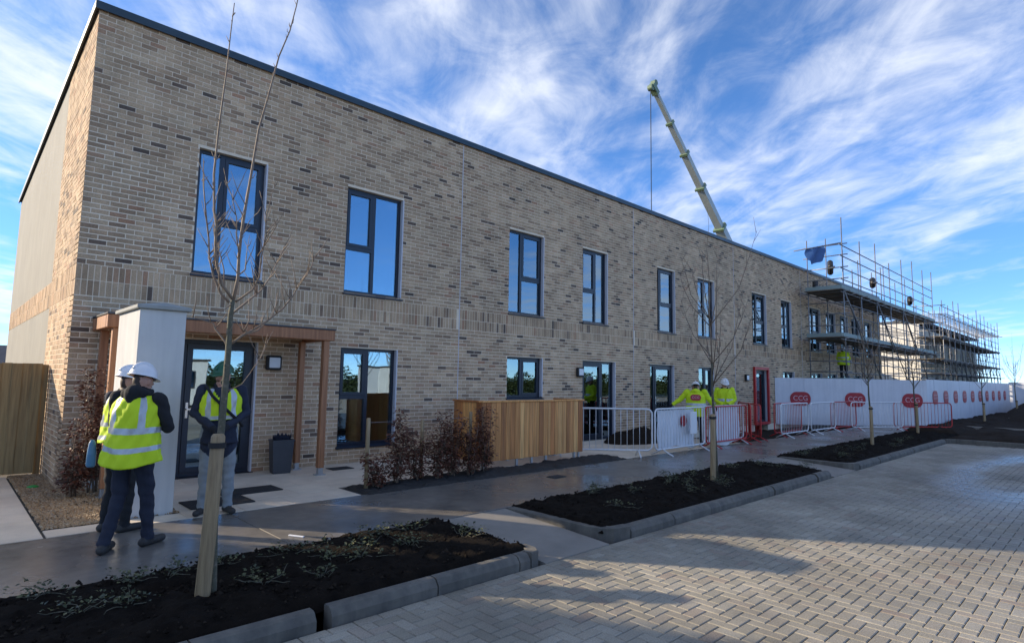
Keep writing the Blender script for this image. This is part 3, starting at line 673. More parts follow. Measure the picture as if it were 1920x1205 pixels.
BRT = {'trunk':[(0.286,0.0),(0.27,0.515),(0.27,0.979),(0.279,1.453),(0.286,1.776),(0.288,2.062),(0.301,2.175)],
'a':[(0.296,2.187),(0.209,2.28),(0.164,2.427),(0.137,2.585),(0.132,2.728),(0.113,2.82),(0.085,3.104),(0.08,3.439),(0.099,3.873),(0.111,4.183),(0.116,4.428)],
'b':[(0.278,2.156),(0.221,2.215),(0.151,2.35),(0.124,2.489),(0.108,2.629),(0.099,2.771),(0.066,3.058),(0.06,3.265)],
'c':[(0.301,2.175),(0.326,2.353),(0.331,2.522),(0.338,2.671),(0.351,2.87),(0.392,3.227),(0.433,3.594),(0.5,3.934),(0.57,4.286),(0.646,4.556),(0.702,4.824),(0.734,5.135)],
'd':[(0.317,2.164),(0.43,2.269),(0.463,2.371),(0.463,2.512),(0.473,2.696),(0.46,2.841),(0.491,3.12)],
'e':[(0.296,2.063),(0.452,2.203),(0.555,2.292),(0.626,2.414),(0.702,2.549),(0.792,2.735)],
'f':[(0.295,1.825),(0.384,1.908),(0.466,1.96),(0.57,2.044),(0.663,2.143),(0.728,2.242),(0.777,2.341),(0.864,2.511),(0.892,2.611)],
'g':[(0.376,1.904),(0.534,1.965),(0.637,2.063),(0.701,2.169)],
'h':[(0.284,1.808),(0.266,1.856),(0.207,1.95),(0.191,1.997),(0.12,2.017),(0.056,2.041)],
'i':[(0.393,1.938),(0.321,2.036)],'j':[(0.398,1.938),(0.425,2.032),(0.422,2.15)],
'k':[(0.328,2.378),(0.381,2.428),(0.42,2.604),(0.449,2.739)],'l':[(0.331,2.522),(0.283,2.661),(0.267,2.801),(0.205,2.966),(0.149,3.058)],
'm':[(0.23,2.257),(0.236,2.411),(0.194,2.645),(0.178,2.783)],'n':[(0.291,2.149),(0.184,2.061)],
'o':[(0.282,1.473),(0.411,1.535),(0.538,1.72),(0.598,1.85)],'p':[(0.196,1.997),(0.244,2.03)],
's':[(0.465,2.547),(0.526,2.731),(0.567,2.916)],'t':[(0.341,2.697),(0.427,2.843),(0.513,2.949)]}
RB = {'a':.0115,'b':.0095,'c':.013,'d':.009,'e':.0085,'f':.0105,'g':.0075,'h':.009,'i':.006,'j':.006,'k':.006,'l':.006,'m':.006,'n':.006,'o':.004,'p':.005,'s':.005,'t':.005}
tr1 = empty('young_tree', 'bare young tree with long upright whips tied to the stake in front of the canopy', 'tree', (0, -5.5, 0))
tr = MB(); n_ = len(BRT['trunk'])
tr.tube([(x, .012*math.sin(z_*3), z_) for x, z_ in [(.292, -.06)]+BRT['trunk']], [.034, .031, .028, .026, .024, .022, .019, .015], 10)
for z_, a_ in ((1.3, .5), (1.55, 2.2), (1.82, 1.2), (1.1, 3.6), (.75, 5.2), (1.68, 4.4)):
    tr.ellipsoid((.278+.02*math.cos(a_), .02*math.sin(a_), z_), (.014, .014, .018), 8, 5)
tr.build('trunk', 'bark', tr1, smooth=True)
yo = {'a':-.18,'b':.12,'c':.1,'d':-.2,'e':.25,'f':-.12,'g':.2,'h':.15,'k':.15,'l':-.12,'m':.2,'n':-.1,'o':.05,'s':-.25,'t':.2}
cr = MB()
for k, pts in BRT.items():
    if k == 'trunk': continue
    base = Vector((pts[0][0], 0, pts[0][1])); P = []
    Ln = sum(math.dist(p, q) for p, q in zip(pts[:-1], pts[1:])); s_ = 0; rr = []
    for i, p in enumerate(pts):
        if i: s_ += math.dist(pts[i-1], p)
        t_ = s_/Ln; P.append((p[0]+rnd(-.006, .006), yo.get(k, 0)*t_+rnd(-.006, .006), p[1])); rr.append(RB[k]*(1-.72*t_))
    cr.tube(P, rr, 6)
    for i in range(1, len(P)-1):                        # short spurs and side twigs
        for q in range(3 if Ln > .5 else 1):
            p = Vector(P[i]).lerp(Vector(P[i+1]), random.random()); a_ = rnd(0, 6.28); ln = rnd(.05, .25)*(1 if p.z < 3.0 else .25)
            e = p+Vector((math.cos(a_)*ln*.6, math.sin(a_)*ln*.6, ln)); cr.tube([p, p.lerp(e, .5)+Vector((rnd(-.01, .01), 0, -.01)), e], [.0042, .0032, .0018], 4)
cr.build('crown', 'twig', tr1, smooth=True)
stake_obj('tree_stake', (.195, -5.57, .0), (.238, -5.56, 1.17), .052, 'thick round timber stake in the soil bed with the gap in its kerb', 1.09, .272, -5.5, .026, 'timber stakes supporting young trees')
def young_tree(x, y, h, lab, seed, lean=(0, 0), stake=None, slab=''):
    random.seed(seed)
    r_ = empty('young_tree', lab, 'tree', (x, y, 0), group='young trees in the planting beds')
    t = MB(); hc = h*.42; tp = Vector((lean[0]*hc, lean[1]*hc, hc))
    t.tube([Vector((0, 0, -.05)), tp*.25+Vector((.01, 0, 0)), tp*.5, tp*.75+Vector((-.012, .01, 0)), tp], [.03, .026, .024, .021, .016], 8); t.build('trunk', 'bark', r_, smooth=True)
    c_ = MB()
    ld = tp+Vector((lean[0]*h*.5-.1, rnd(-.1, .1), h-hc)); c_.tube(wander(tp, ld, 7, .03), [.014, .012, .010, .008, .006, .004, .003, .002], 6)
    for k in range(15):
        a_ = k*2.4+rnd(-.3, .3); z0 = rnd(.78, 1.25); b_ = tp*z0 if z0 <= 1 else tp.lerp(ld, (z0-1)*1.2); L_ = h*rnd(.16, .36); sp = rnd(.28, .6)
        e = b_+Vector((math.cos(a_)*L_*sp, math.sin(a_)*L_*sp, L_)); mid = b_.lerp(e, .4)+Vector((math.cos(a_), math.sin(a_), -.2))*L_*.10
        c_.tube([b_, mid, mid.lerp(e, .5)+Vector((rnd(-.02, .02), rnd(-.02, .02), 0)), e], [.009, .007, .005, .002], 5)
        for q in range(4):
            p = mid.lerp(e, random.random()); a2 = rnd(0, 6.28); ln = rnd(.1, .3); c_.tube([p, p+Vector((math.cos(a2)*ln*.6, math.sin(a2)*ln*.6, ln))], [.004, .002], 4)
    c_.build('crown', 'twig', r_, smooth=True)
    if stake: stake_obj('tree_stake', (x+stake[0], y+stake[1], 0), (x+stake[0]*.85, y+stake[1]*.85, stake[2]), .045, slab, stake[2]-.06, x+lean[0]*1, y, .026, 'timber stakes supporting young trees')
    return r_
young_tree(8.09, -5.46, 4.6, 'bare young tree rising in front of the two people at the white barriers', 21, (-.05, 0), (-.2, -.04, 1.1), 'timber stake in the long soil bed beside the white barriers')
young_tree(17.2, -5.35, 4.3, 'bare young tree crossing the middle red badge on the hoarding', 22, (-.08, 0), (-.2, -.05, 1.05), 'timber stake under the middle red badge on the hoarding')
young_tree(22.9, -5.2, 4.6, 'bare young tree crossing the red badge nearest the hoarding corner', 23, (-.06, 0), (-.12, -.06, 1.05), 'timber stake beside the hoarding corner')
young_tree(32.2, -5.8, 4.2, 'bare young tree in the rough soil in front of the row of small red badges', 24, (.0, 0), (-.1, -.05, .95), 'timber stake before the row of small red badges')
young_tree(42.2, -5.95, 4.8, 'bare young tree by the pale kerb beyond the soil heap', 25, (.0, 0), (-.1, -.05, .95), 'timber stake by the pale kerb beyond the soil heap')
random.seed(11)
# ------------------------------------------------------------------ beech hedge and trailing plants
def beech(x, y, h, lab, n_st=7, n_lf=420, sp=.22, group='young beech plants along the footway'):
    r_ = empty('beech_plant', lab, 'shrub', (x, y, 0), group=group); st = MB(); lf = MB()
    for k in range(n_st):
        a_ = rnd(0, 6.28); hh = h*rnd(.55, 1.0); e = Vector((math.cos(a_)*sp*rnd(.3, 1), math.sin(a_)*sp*rnd(.3, .8), hh)); b_ = Vector((rnd(-.05, .05), rnd(-.05, .05), -.02))
        P = wander(b_, e, 5, .03); st.tube(P, [.011, .009, .007, .005, .004, .002], 5)
        for q in range(int(2.3*n_lf/n_st)):
            t_ = rnd(.12, 1); i = min(int(t_*5), 4); p = P[i].lerp(P[i+1], t_*5-i); a2 = rnd(0, 6.28); tw = rnd(.02, .15)*(1.15-t_*.55)
            o = p+Vector((math.cos(a2)*tw, math.sin(a2)*tw, tw*.5)); st.tube([p, o], [.0022, .0012], 3, cap=False) if q % 3 == 0 else None
            lf.leaf(o, (math.cos(a2+rnd(-.6, .6)), math.sin(a2+rnd(-.6, .6)), rnd(-.9, .5)), (rnd(-.4, .4), rnd(-.4, .4), 1), rnd(.045, .075), rnd(.028, .046))
    st.build('stem', 'twig', r_, smooth=True); lf.build('foliage', 'beech_leaf', r_)
beech(3.42, -2.62, .62, 'low purple-brown beech plant next to the wooden hedge post', 5, 260, .18)
beech(3.78, -2.58, 1.22, 'tallest purple-brown beech plant in front of the tall ground-floor window', 6, 420, .15)
beech(4.16, -2.55, .78, 'purple-brown beech plant between the hedge posts', 6, 330, .2)
beech(4.5, -2.6, 1.05, 'purple-brown beech plant between the hedge posts', 7, 420, .2)
beech(4.86, -2.55, 1.12, 'purple-brown beech plant between the hedge posts', 7, 440, .2)
beech(5.2, -2.58, .98, 'purple-brown beech plant overlapping the end of the timber screen', 7, 420, .2)
beech(5.55, -2.56, 1.2, 'purple-brown beech plant reaching above the timber screen corner', 6, 400, .2)
beech(.32, -.55, 1.75, 'tall brown beech shrub against the brick corner', 9, 620, .24)
beech(.08, -.75, 1.0, 'low brown beech shrub on the gravel at the brick corner', 7, 420, .22)
for x, y, h, lb_ in ((3.24, -2.6, 1.02, 'slim wooden hedge post standing clear at the slab edge'), (5.32, -2.42, 1.05, 'slim wooden hedge post among the beech leaves'), (4.32, -2.42, .95, 'slim wooden hedge post in the middle of the beech plants')):
    MB().tube([(x, y, -.1), (x, y, h-.01), (x, y, h)], [.03, .029, .022], 12).build('hedge_post', 'stake_wood', smooth=True, label=lb_, category='post', group='hedge posts')
wire = MB()
for z_ in (.5, .95): wire.tube([(3.24, -2.56, z_), (4.32, -2.4, z_-.01), (5.32, -2.4, z_)], .002, 5)
wire.build('fence_wire', 'galv', label='thin wire strung between the slim hedge posts', category='wire')
def trailing(x, y, s_, lab, group, pale=.4, n=4):
    r_ = empty('trailing_plant', lab, 'plant', (x, y, .03), group=group); st = MB(); lf = MB()
    for k in range(n):
        a_ = rnd(0, 6.28); L_ = s_*rnd(.5, 1); P = [Vector((0, 0, -.02))]
        for i in range(1, 6):
            a_ += rnd(-.5, .5); P.append(P[-1]+Vector((math.cos(a_)*L_/5, math.sin(a_)*L_/5, rnd(-.015, .03) if i > 1 else .05))); P[-1].z = max(P[-1].z, .012)
        st.tube(P, [.004, .0035, .003, .003, .002, .0015], 5)
        for q in range(int(16*s_/.3)):
            t_ = rnd(.05, .999); i = int(t_*5); p = P[i].lerp(P[i+1], t_*5-i); a2 = rnd(0, 6.28); h = rnd(.015, .06)
            p2 = p+Vector((math.cos(a2)*.025, math.sin(a2)*.025, h)); lf.leaf(p2, (math.cos(a2), math.sin(a2), rnd(-.3, .7)), (rnd(-.5, .5), rnd(-.5, .5), 1), rnd(.022, .042), rnd(.017, .032), 1 if random.random() < pale else 0)
    st.build('stem', 'bark', r_); lf.build('foliage', ['ivy_leaf', 'pale_leaf'], r_)
G1 = 'trailing plants in the bed with the thick stake'; G2 = 'trailing plants in the long soil bed'; G3 = 'trailing plants in the bed before the hoarding'
for x, y, s_, p in ((-.62,-4.85,.3,.2),(-.1,-4.95,.26,.3),(.1,-5.02,.3,.2),(.55,-4.95,.3,.25),(1.05,-5.05,.34,.2),(1.25,-5.35,.34,.6),(1.5,-5.5,.3,.8),(1.75,-5.2,.34,.3),(2.05,-5.45,.34,.4),(2.3,-5.05,.3,.3),(2.62,-5.55,.3,.75),(2.0,-4.95,.26,.2),(.62,-5.6,.3,.5),(-.25,-5.5,.3,.4),(-.5,-5.4,.26,.2),(1.0,-5.75,.2,.3)):
    trailing(x, y, s_, 'small trailing plant with green and yellowish leaves in the soil around the thick stake', G1, p, 5)
for k in range(17): trailing(rnd(4.3, 10.6), rnd(-6.0, -4.85), rnd(.22, .38), 'small trailing plant with green and yellowish leaves in the long soil bed', G2, rnd(.3, .7), 4)
for k in range(12): trailing(rnd(12.7, 20), rnd(-6.0, -4.9), rnd(.25, .45), 'small trailing plant in the soil bed leading to the hoarding', G3, rnd(.2, .6), 4)
MB().bev(-.09, .09, -.012, .012, .001, .014, .003).build('chalk_stick', 'sign_white', None, False, (1.43, -4.36, .001), R(-62), label='short white strip lying on the wet footway at the soil edge', category='strip')
# ------------------------------------------------------------------ pedestrian barriers
BG = 'crowd barriers along the footway'
def barrier_proto(mat_, L_=2.3):
    r_ = put('crowd_barrier', None, None, (0, 0, 0)); r_.empty_display_size = .1
    z0, z1, rc = .14, 1.02, .11; P = []
    for cx, cz, a0 in ((L_-rc, z1-rc, 0), (rc, z1-rc, 90), (rc, z0+rc, 180), (L_-rc, z0+rc, 270)):
        for k in range(5): a_ = R(a0+k*22.5); P.append((cx+rc*math.cos(a_), 0, cz+rc*math.sin(a_)))
    MB().tube(P, .019, 8, closed=True).build('frame', mat_, r_, smooth=True)
    bar = MB().tube([(0, 0, z0), (0, 0, z1)], .0065, 6).mesh('bar', mat_, True)
    n = 17
    for k in range(1, n): put('bar', bar, r_, (L_*k/n, 0, 0))
    ft = MB()
    for s_ in (-1, 1): ft.tube([(0, 0, z0+.01), (0, s_*.10, .09), (0, s_*.27, .008)], [.016, .016, .017], 7)
    fm = ft.mesh('foot', mat_, True)
    for x in (.3, L_-.3): put('foot', fm, r_, (x, 0, 0))
    return r_
protos = {'white_metal': barrier_proto('white_metal'), 'red_paint': barrier_proto('red_paint')}; used = set()
def barrier(mat_, p0, p1, lab):
    a_ = math.atan2(p1[1]-p0[1], p1[0]-p0[0])
    r_ = protos[mat_] if mat_ not in used else copy_tree(protos[mat_]); used.add(mat_)
    r_.location = (p0[0], p0[1], 0); r_.rotation_euler.z = a_; r_['label'] = lab; r_['category'] = 'barrier'; r_['group'] = BG
w_, d_ = 'white_metal', 'red_paint'
barrier(w_, (8.27, -1.46), (9.93, -3.05), 'white steel crowd barrier beside the timber screen')
barrier(w_, (10.0, -3.08), (12.25, -3.02), 'white steel crowd barrier with white sheets hung on its rail')
barrier(d_, (12.36, -3.02), (14.6, -3.0), 'red steel crowd barrier behind the tree stake and white sheet')
barrier(w_, (12.5, -2.86), (14.75, -2.84), 'white steel crowd barrier doubled up behind a red one')
barrier(d_, (14.75, -3.08), (16.6, -2.2), 'red steel crowd barrier turned askew before the red door frame')
barrier(d_, (15.3, -3.12), (17.0, -1.7), 'red steel crowd barrier set across the footway towards the red door')
barrier(w_, (16.85, -3.06), (19.1, -3.02), 'white steel crowd barrier in front of the first red hoarding badge')
barrier(d_, (17.0, -2.8), (19.25, -2.75), 'red steel crowd barrier behind a white one at the first red badge')
barrier(w_, (19.15, -3.1), (21.2, -3.1), 'white steel crowd barrier between two red ones before the hoarding')
barrier(d_, (21.1, -3.08), (23.2, -3.2), 'red steel crowd barrier between the first and middle hoarding badges')
barrier(w_, (22.2, -3.4), (24.0, -4.4), 'white steel crowd barrier crossing the middle hoarding badge')
barrier(d_, (23.95, -4.3), (25.6, -5.6), 'red steel crowd barrier leading to the hoarding corner')
def draped(x0, x1, y, z0, z1, lab, seed):
    rs = np.random.RandomState(seed); nx, nz = 18, 10; f = MB(); vs = []
    for k in range(nz+1):
        for i in range(nx+1):
            t_ = i/nx; w = k/nz; xx = x0+(x1-x0)*t_+.02*math.sin(w*7+t_*3); zz = z1-(z1-z0)*w*(1+.05*math.sin(t_*6+seed)); yy = y+.03*math.sin(t_*17+w*3+seed)*w+.015*rs.rand()
            vs.append((xx, yy, zz))
    n0 = len(vs); vs += [(a, b+.006, c) for a, b, c in vs]
    fs = []
    for k in range(nz):
        for i in range(nx): a_ = k*(nx+1)+i; q = (a_, a_+1, a_+nx+2, a_+nx+1); fs.append(q[::-1]); fs.append(tuple(v_+n0 for v_ in q))
    return MB().add(vs, fs).build('white_sheet', 'tarp_white', smooth=True, label=lab, category='sheet', group='white sheets on the barriers')
draped(10.25, 11.85, -2.98, .12, .98, 'white plastic sheet hung behind the white barrier beside the yellow-jacketed person', 2)
draped(12.75, 14.35, -2.93, .06, 1.03, 'white plastic sheet hung behind the red barrier past the tree stake', 5)
MB().bev(11.42, 11.72, -3.14, -3.12, .42, .93, .006).build('notice_board', 'sign_white', label='white notice hung on the white barrier next to the red disc', category='notice')
MB().tube([(11.32, -3.025, .72), (11.32, -3.005, .72)], .125, 24).build('round_sign', 'sign_red', label='round red sign hung on the white barrier behind the notice', category='sign')
# ------------------------------------------------------------------ white hoarding with red badges
def text_mesh(txt, size):
    cu = bpy.data.curves.new('txt', 'FONT'); cu.body = txt; cu.size = size; cu.align_x = 'CENTER'; cu.align_y = 'CENTER'; cu.extrude = .0015
    o = bpy.data.objects.new('txt', cu); COL.objects.link(o); dg = bpy.context.evaluated_depsgraph_get(); me = bpy.data.meshes.new_from_object(o.evaluated_get(dg)); bpy.data.objects.remove(o); bpy.data.curves.remove(cu)
    me.materials.clear(); me.materials.append(M['sign_letter']); return me
TXT = text_mesh('CCG', .29); TXS = text_mesh('CCG', .085); TXL = text_mesh('CONSTRUCTION', .075)
def rrect(w, h, r_, n=6):
    P = []
    for cx, cy, a0 in ((w/2-r_, h/2-r_, 0), (-w/2+r_, h/2-r_, 90), (-w/2+r_, -h/2+r_, 180), (w/2-r_, -h/2+r_, 270)):
        for k in range(n+1): a_ = R(a0+90*k/n); P.append((cx+r_*math.cos(a_), cy+r_*math.sin(a_)))
    return P
def badge_mesh(w, h, th=.012):
    P = rrect(w, h, h*.46); return MB().rings([[(x, 0, z_) for x, z_ in P], [(x, -th, z_) for x, z_ in P]]).mesh('badge', 'sign_red')
BM = badge_mesh(.86, .58)
def hoarding(p0, p1, z1, lab, badges=(), pw=1.22, mat_='hoard_white', by=1.02):
    p0 = Vector((*p0, 0)); p1 = Vector((*p1, 0)); d = (p1-p0); L_ = d.length; a_ = math.atan2(d.y, d.x)
    r_ = empty('hoarding', lab, 'hoarding', p0, a_)
    x = 0; k = 0
    while x < L_-.05:
        w = min(pw, L_-x); MB().bev(x+.002, x+w-.002, (0 if k % 2 else .005), .03, -.05, z1+rnd(-.006, .006), .003).build('panel', mat_, r_); x += w; k += 1
    for b_ in badges:
        o = put('badge', BM, r_, (b_, -.004, by)); t_ = put('lettering', TXT, o, (0, -.014, .02)); t_.rotation_euler.x = R(90)
    return r_
hoarding((24.0, -.02), (28.6, -4.45), 1.88, 'white panel hoarding running out from the brick wall with three red badges', (1.05, 3.35, 5.75))
hoarding((28.6, -4.45), (49.5, -4.95), 1.92, 'white panel hoarding along the site edge with a row of small red badges', tuple(1.3+1.95*k for k in range(10)), by=1.15)
hoarding((49.6, -4.9), (50.6, -14), 2.0, 'sunlit white panel hoarding closing off the far end of the site', (1.5, 3.6, 5.6), by=1.2)
def mound(x0, x1, y0, y1, h, seed):
    rs = np.random.RandomState(seed); nx, ny = 60, 30; vs = []; fs = []
    for j in range(ny+1):
        for i in range(nx+1):
            a_, b_ = i/nx, j/ny; e = max(0, 1-((2*a_-1)**2+(2*b_-1)**2)); zz = h*e**.8*(1+.25*math.sin(a_*9+seed)*math.cos(b_*7))+rs.rand()*.06*(e > 0)-.08
            vs.append((x0+(x1-x0)*a_, y0+(y1-y0)*b_, zz))
    for j in range(ny):
        for i in range(nx): q = j*(nx+1)+i; fs.append((q, q+1, q+nx+2, q+nx+1))
    return MB().add(vs, fs).build('soil_heap', 'soil_brown', smooth=True, kind='structure')
mound(33, 58, -12.5, -5.1, 1.25, 3)
mound(11.2, 13.6, -1.6, -.3, .36, 5)
# ------------------------------------------------------------------ scaffolds
def pole_mesh(L_): return MB().tube([(0, 0, 0), (0, 0, L_)], .0242, 8).mesh('tube', 'scaff_tube', True)
PM = {}
def tube_part(name, a_, b_, par):
    a_ = Vector(a_); b_ = Vector(b_); d = b_-a_; k = round(d.length, 2)
    if k not in PM: PM[k] = pole_mesh(d.length)
    o = put(name, PM[k], par, a_); o.rotation_mode = 'QUATERNION'; o.rotation_quaternion = d.to_track_quat('Z', 'Y'); return o
cpl = MB().bev(-.045, .045, -.045, .045, -.04, .04, .01).mesh('coupler', 'scaff_tube')
def scaffold(lab, x0, x1, step, yi, yo_, lifts, top, brd, seed, rails=(), toe=True, diag=2):
    random.seed(seed); r_ = empty('scaffold', lab, 'scaffold'); xs_ = []
    x = x0
    while x < x1+.1: xs_.append(x); x += step
    for i, x in enumerate(xs_):
        for y in (yi, yo_):
            tube_part('standard', (x, y, 0), (x+rnd(-.03, .03), y, top+rnd(-.5, .7)), r_)
        if i % diag == 0 and i+1 < len(xs_): tube_part('brace', (x, yo_-.05, .2), (xs_[i+1], yo_-.05, lifts[0]+.1), r_)
        if i % diag == 0 and i+1 < len(xs_) and len(lifts) > 2: tube_part('brace', (xs_[i+1], yo_-.05, lifts[1]-.1), (x, yo_-.05, lifts[2]), r_)
    xe = xs_[-1]
    for i in range(0, len(xs_)-2, 2):
        tube_part('brace', (xs_[i], yo_-.1, lifts[-1]-.2), (xs_[i+2], yo_-.1, lifts[0]+.2), r_)
    for i, x in enumerate(xs_[:-1]):
        xm = (x+xs_[i+1])/2
        for z_ in lifts: tube_part('transom', (xm, yo_-rnd(.05, .3), z_+.05), (xm, min(yi+rnd(.05, .25), -.06), z_+.05), r_)
        if i % 2: tube_part('standard', (xm, yo_+.7, lifts[0]), (xm+rnd(-.02, .02), yo_+.7, top-rnd(.2, 1.6)), r_)
    for z_ in lifts:
        for y in (yi, yo_): tube_part('ledger', (x0-rnd(.2, .9), y+.05, z_), (xe+rnd(.1, .4), y+.05, z_), r_)
        for x in xs_: tube_part('transom', (x+.05, yo_-rnd(.1, .35), z_+.05), (x+.05, min(yi+rnd(.1, .3), -.06), z_+.05), r_); put('coupler', cpl, r_, (x, yo_+.02, z_))
    for z_ in rails:
        tube_part('guard_rail', (x0-.2, yo_+.05, z_), (xe+.2, yo_+.05, z_), r_); tube_part('guard_rail', (x0+.05, yo_-.2, z_+.05), (x0+.05, yi+.2, z_+.05), r_)
    for z_ in brd:
        y = yi+.05; k = 0
        while y > yo_+.05:
            xx = x0-.35
            while xx < xe: MB().box(xx, min(xx+3.9, xe+.3), y-.222, y, z_+.08, z_+.118).build('board', 'scaff_board', r_); xx += 3.91
            y -= .226
        if toe:
            xx = x0-.3
            while xx < xe: MB().box(xx, min(xx+3.88, xe+.3), yo_-.02, yo_+.018, z_+.12, z_+.28).build('toe_board', 'board_green', r_); xx += 3.9
            MB().box(x0-.34, x0-.303, yo_+.02, yi, z_+.12, z_+.28).build('toe_board', 'board_green', r_)
    return r_
scaffold('tall steel tube scaffold with boarded decks against the end of the brick building', 26.9, 44.8, 2.5, -.45, -1.92, [1.65, 3.6, 5.68], 8.4, [1.65, 3.6, 5.68], 41, rails=(2.15, 2.62, 3.1, 4.2, 4.7, 5.2, 6.25, 6.75, 7.3, 7.78))
scaffold('lower steel tube scaffold round the unfinished block', 47.2, 74, 1.95, -.45, -1.92, [1.6, 2.5, 3.4, 4.9, 6.5], 7.7, [3.4, 4.9], 42, rails=(2.05, 2.8, 3.9, 4.4, 5.4, 5.9, 7.1), toe=False, diag=1)
scaffold('inner steel tube scaffold in the gap between the two blocks', 41.0, 48.6, 2.5, 6.0, 4.5, [1.6, 3.4, 5.2], 7.6, [3.4], 43, rails=(2.3, 4.3, 6.2), toe=False, diag=1)
random.seed(5)
u2 = empty('unfinished_block', 'unfinished pale block with open window holes beyond the gap', 'building', (50, 0, 0))
MB().box(0, .3, 0, 10, -.2, 6.3).build('gable_wall', 'insulation', u2)
for z0, z1 in ((-.2, .9), (2.3, 3.6), (5.2, 5.9)): MB().box(.31, 24, 0, .3, z0, z1).build('wall', 'plaster', u2)
for k in range(9):
    x = .31+k*2.75
    for z0, z1 in ((.9, 2.3), (3.6, 5.2)): MB().box(x, x+1.4, .002, .298, z0+.001, z1-.001).build('wall', 'plaster', u2)
MB().box(.31, 24, 9.7, 10, -.2, 5.9).build('wall', 'plaster', u2); MB().box(.31, 24, .31, 9.69, 2.7, 2.9).build('floor_slab', 'plaster', u2); MB().box(-.1, 24.2, -.2, 10.2, 6.31, 6.45).build('roof_deck', 'roof_grey', u2)
# things hung on the scaffold
tb = MB(); nx = 10; vs = []
for k in range(9):
    for i in range(nx+1): t_ = i/nx; w = k/8; vs.append((26.0+t_*.5, -.75-t_*.55+.08*math.sin(t_*9+w*4), 7.62+t_*.14-w*(.52+.22*math.sin(t_*math.pi))+.03*math.sin(t_*14)))
n0 = len(vs); vs += [(a, b+.012, c_) for a, b, c_ in vs]; fs = []
for k in range(8):
    for i in range(nx): a_ = k*(nx+1)+i; q = (a_, a_+1, a_+nx+2, a_+nx+1); fs += [q[::-1], tuple(v_+n0 for v_ in q)]
tb.add(vs, fs).build('blue_tarpaulin', 'tarp_blue', smooth=True, label='blue tarpaulin hanging from a tube at the scaffold end above the roofline', category='tarpaulin')
TUBE = MB().tube([(25.6, -.35, 7.5), (27.0, -1.9, 7.9)], .024, 8).build('scaffold_tube', 'scaff_tube', smooth=True, label='loose scaffold tube carrying the blue tarpaulin', category='tube')
def floodlight(x, y, z, lab, s_=1):
    r_ = empty('site_floodlight', lab, 'floodlight', (x, y, z), R(20), group='dark fittings on the scaffold')
    MB().bev(-.28*s_, .28*s_, -.12, .12, -.28*s_, .28*s_, .08, mtx=Matrix.Rotation(R(45), 4, 'Y')).build('housing', 'black_plastic', r_)
    MB().tube([(-.36*s_, .0, -.05), (-.36*s_, -.16, -.02), (.36*s_, -.16, .03), (.36*s_, .0, .05)], .03, 6).build('bracket', 'scaff_tube', r_)
floodlight(27.9, -1.1, 7.0, 'dark square fitting tilted on the scaffold end rail'); floodlight(31.2, -1.95, 6.62, 'dark rounded fitting on the scaffold front rail', .8)
floodlight(27.4, -.6, 6.1, 'dark fitting resting on the upper scaffold deck', .9); floodlight(38.4, -1.95, 6.5, 'dark fitting on the scaffold front rail over the gap', .8)
# ------------------------------------------------------------------ mobile crane behind the building
ck = empty('mobile_crane', 'pale green telescopic mobile crane boom rising behind the roof', 'crane', (0, 14.5, 0))
_k = (14.5+10.236)/35.236
bA = Vector((-1.285+(71.6+1.285)*_k, 0, 1.604+(20.31-1.604)*_k)); bB = Vector((-1.285+(54.75+1.285)*_k, 0, 1.604+(34.62-1.604)*_k)); dB = (bB-bA)
b0 = bA-dB*((bA.z-2.6)/dB.z)
ux = dB.normalized(); uy = Vector((0, 1, 0)); uz = ux.cross(uy)
def boom_sec(p, q, h, w, nm, mt):
    P = [(-w/2, -h*.25), (-w*.28, -h*.5), (w*.28, -h*.5), (w/2, -h*.25), (w/2, h*.5), (-w/2, h*.5)]
    return MB().rings([[p+uy*a_+uz*b_ for a_, b_ in P], [q+uy*a_+uz*b_ for a_, b_ in P]]).build(nm, mt, ck)
L_ = (bB-b0).length; LA = (bA-b0).length; sec = [(0, LA+1.6, .90), (LA+1.6, LA+6.1, .74), (LA+6.1, LA+9.6, .62), (LA+9.6, LA+12.6, .52), (LA+12.6, L_, .40)]
for s0, s1, h in sec:
    boom_sec(b0+ux*s0, b0+ux*s1, h, h*.86, 'boom_section', 'crane_paint')
    if s1 < L_: boom_sec(b0+ux*(s1-.18), b0+ux*(s1+.02), h*1.25, h*1.15, 'boom_collar', 'crane_green')
hd = boom_sec(bB-ux*.3, bB+ux*.6, .56, .5, 'boom_head', 'crane_green')
for s_ in (-1, 1):
    MB().tube([bB+ux*.45-uz*s_*.36-uy*.2, bB+ux*.45-uz*s_*.36+uy*.2], .24, 16).build('sheave', 'crane_green', ck)
pc = bB+ux*.45+uz*.75
pc = bB+Vector((-.62, 0, .1))
MB().tube([pc, Vector((pc.x, 0, 9.0))], .035, 6).build('hoist_rope', 'rubber', ck)
MB().ellipsoid((pc.x, 0, 8.6), (.25, .2, .45), 12, 8).build('hook_block', 'crane_green', ck, True)
MB().bev(b0.x-6, b0.x+5, -1.3, 1.3, .9, 1.5, .05).build('chassis', 'crane_paint', ck); MB().bev(b0.x-1.2, b0.x+3.2, -1.3, 1.3, 1.52, 3.0, .1).build('slew_body', 'crane_paint', ck); MB().bev(b0.x-7.6, b0.x-6.02, -1.25, 1.25, .8, 2.7, .15).build('cab', 'crane_paint', ck)
for x in (-5, -3.4, 1.6, 3.3):
    for s_ in (-1, 1): MB().tube([(b0.x+x, s_*1.05, .62), (b0.x+x, s_*1.38, .62)], .62, 20).build('wheel', 'rubber', ck)
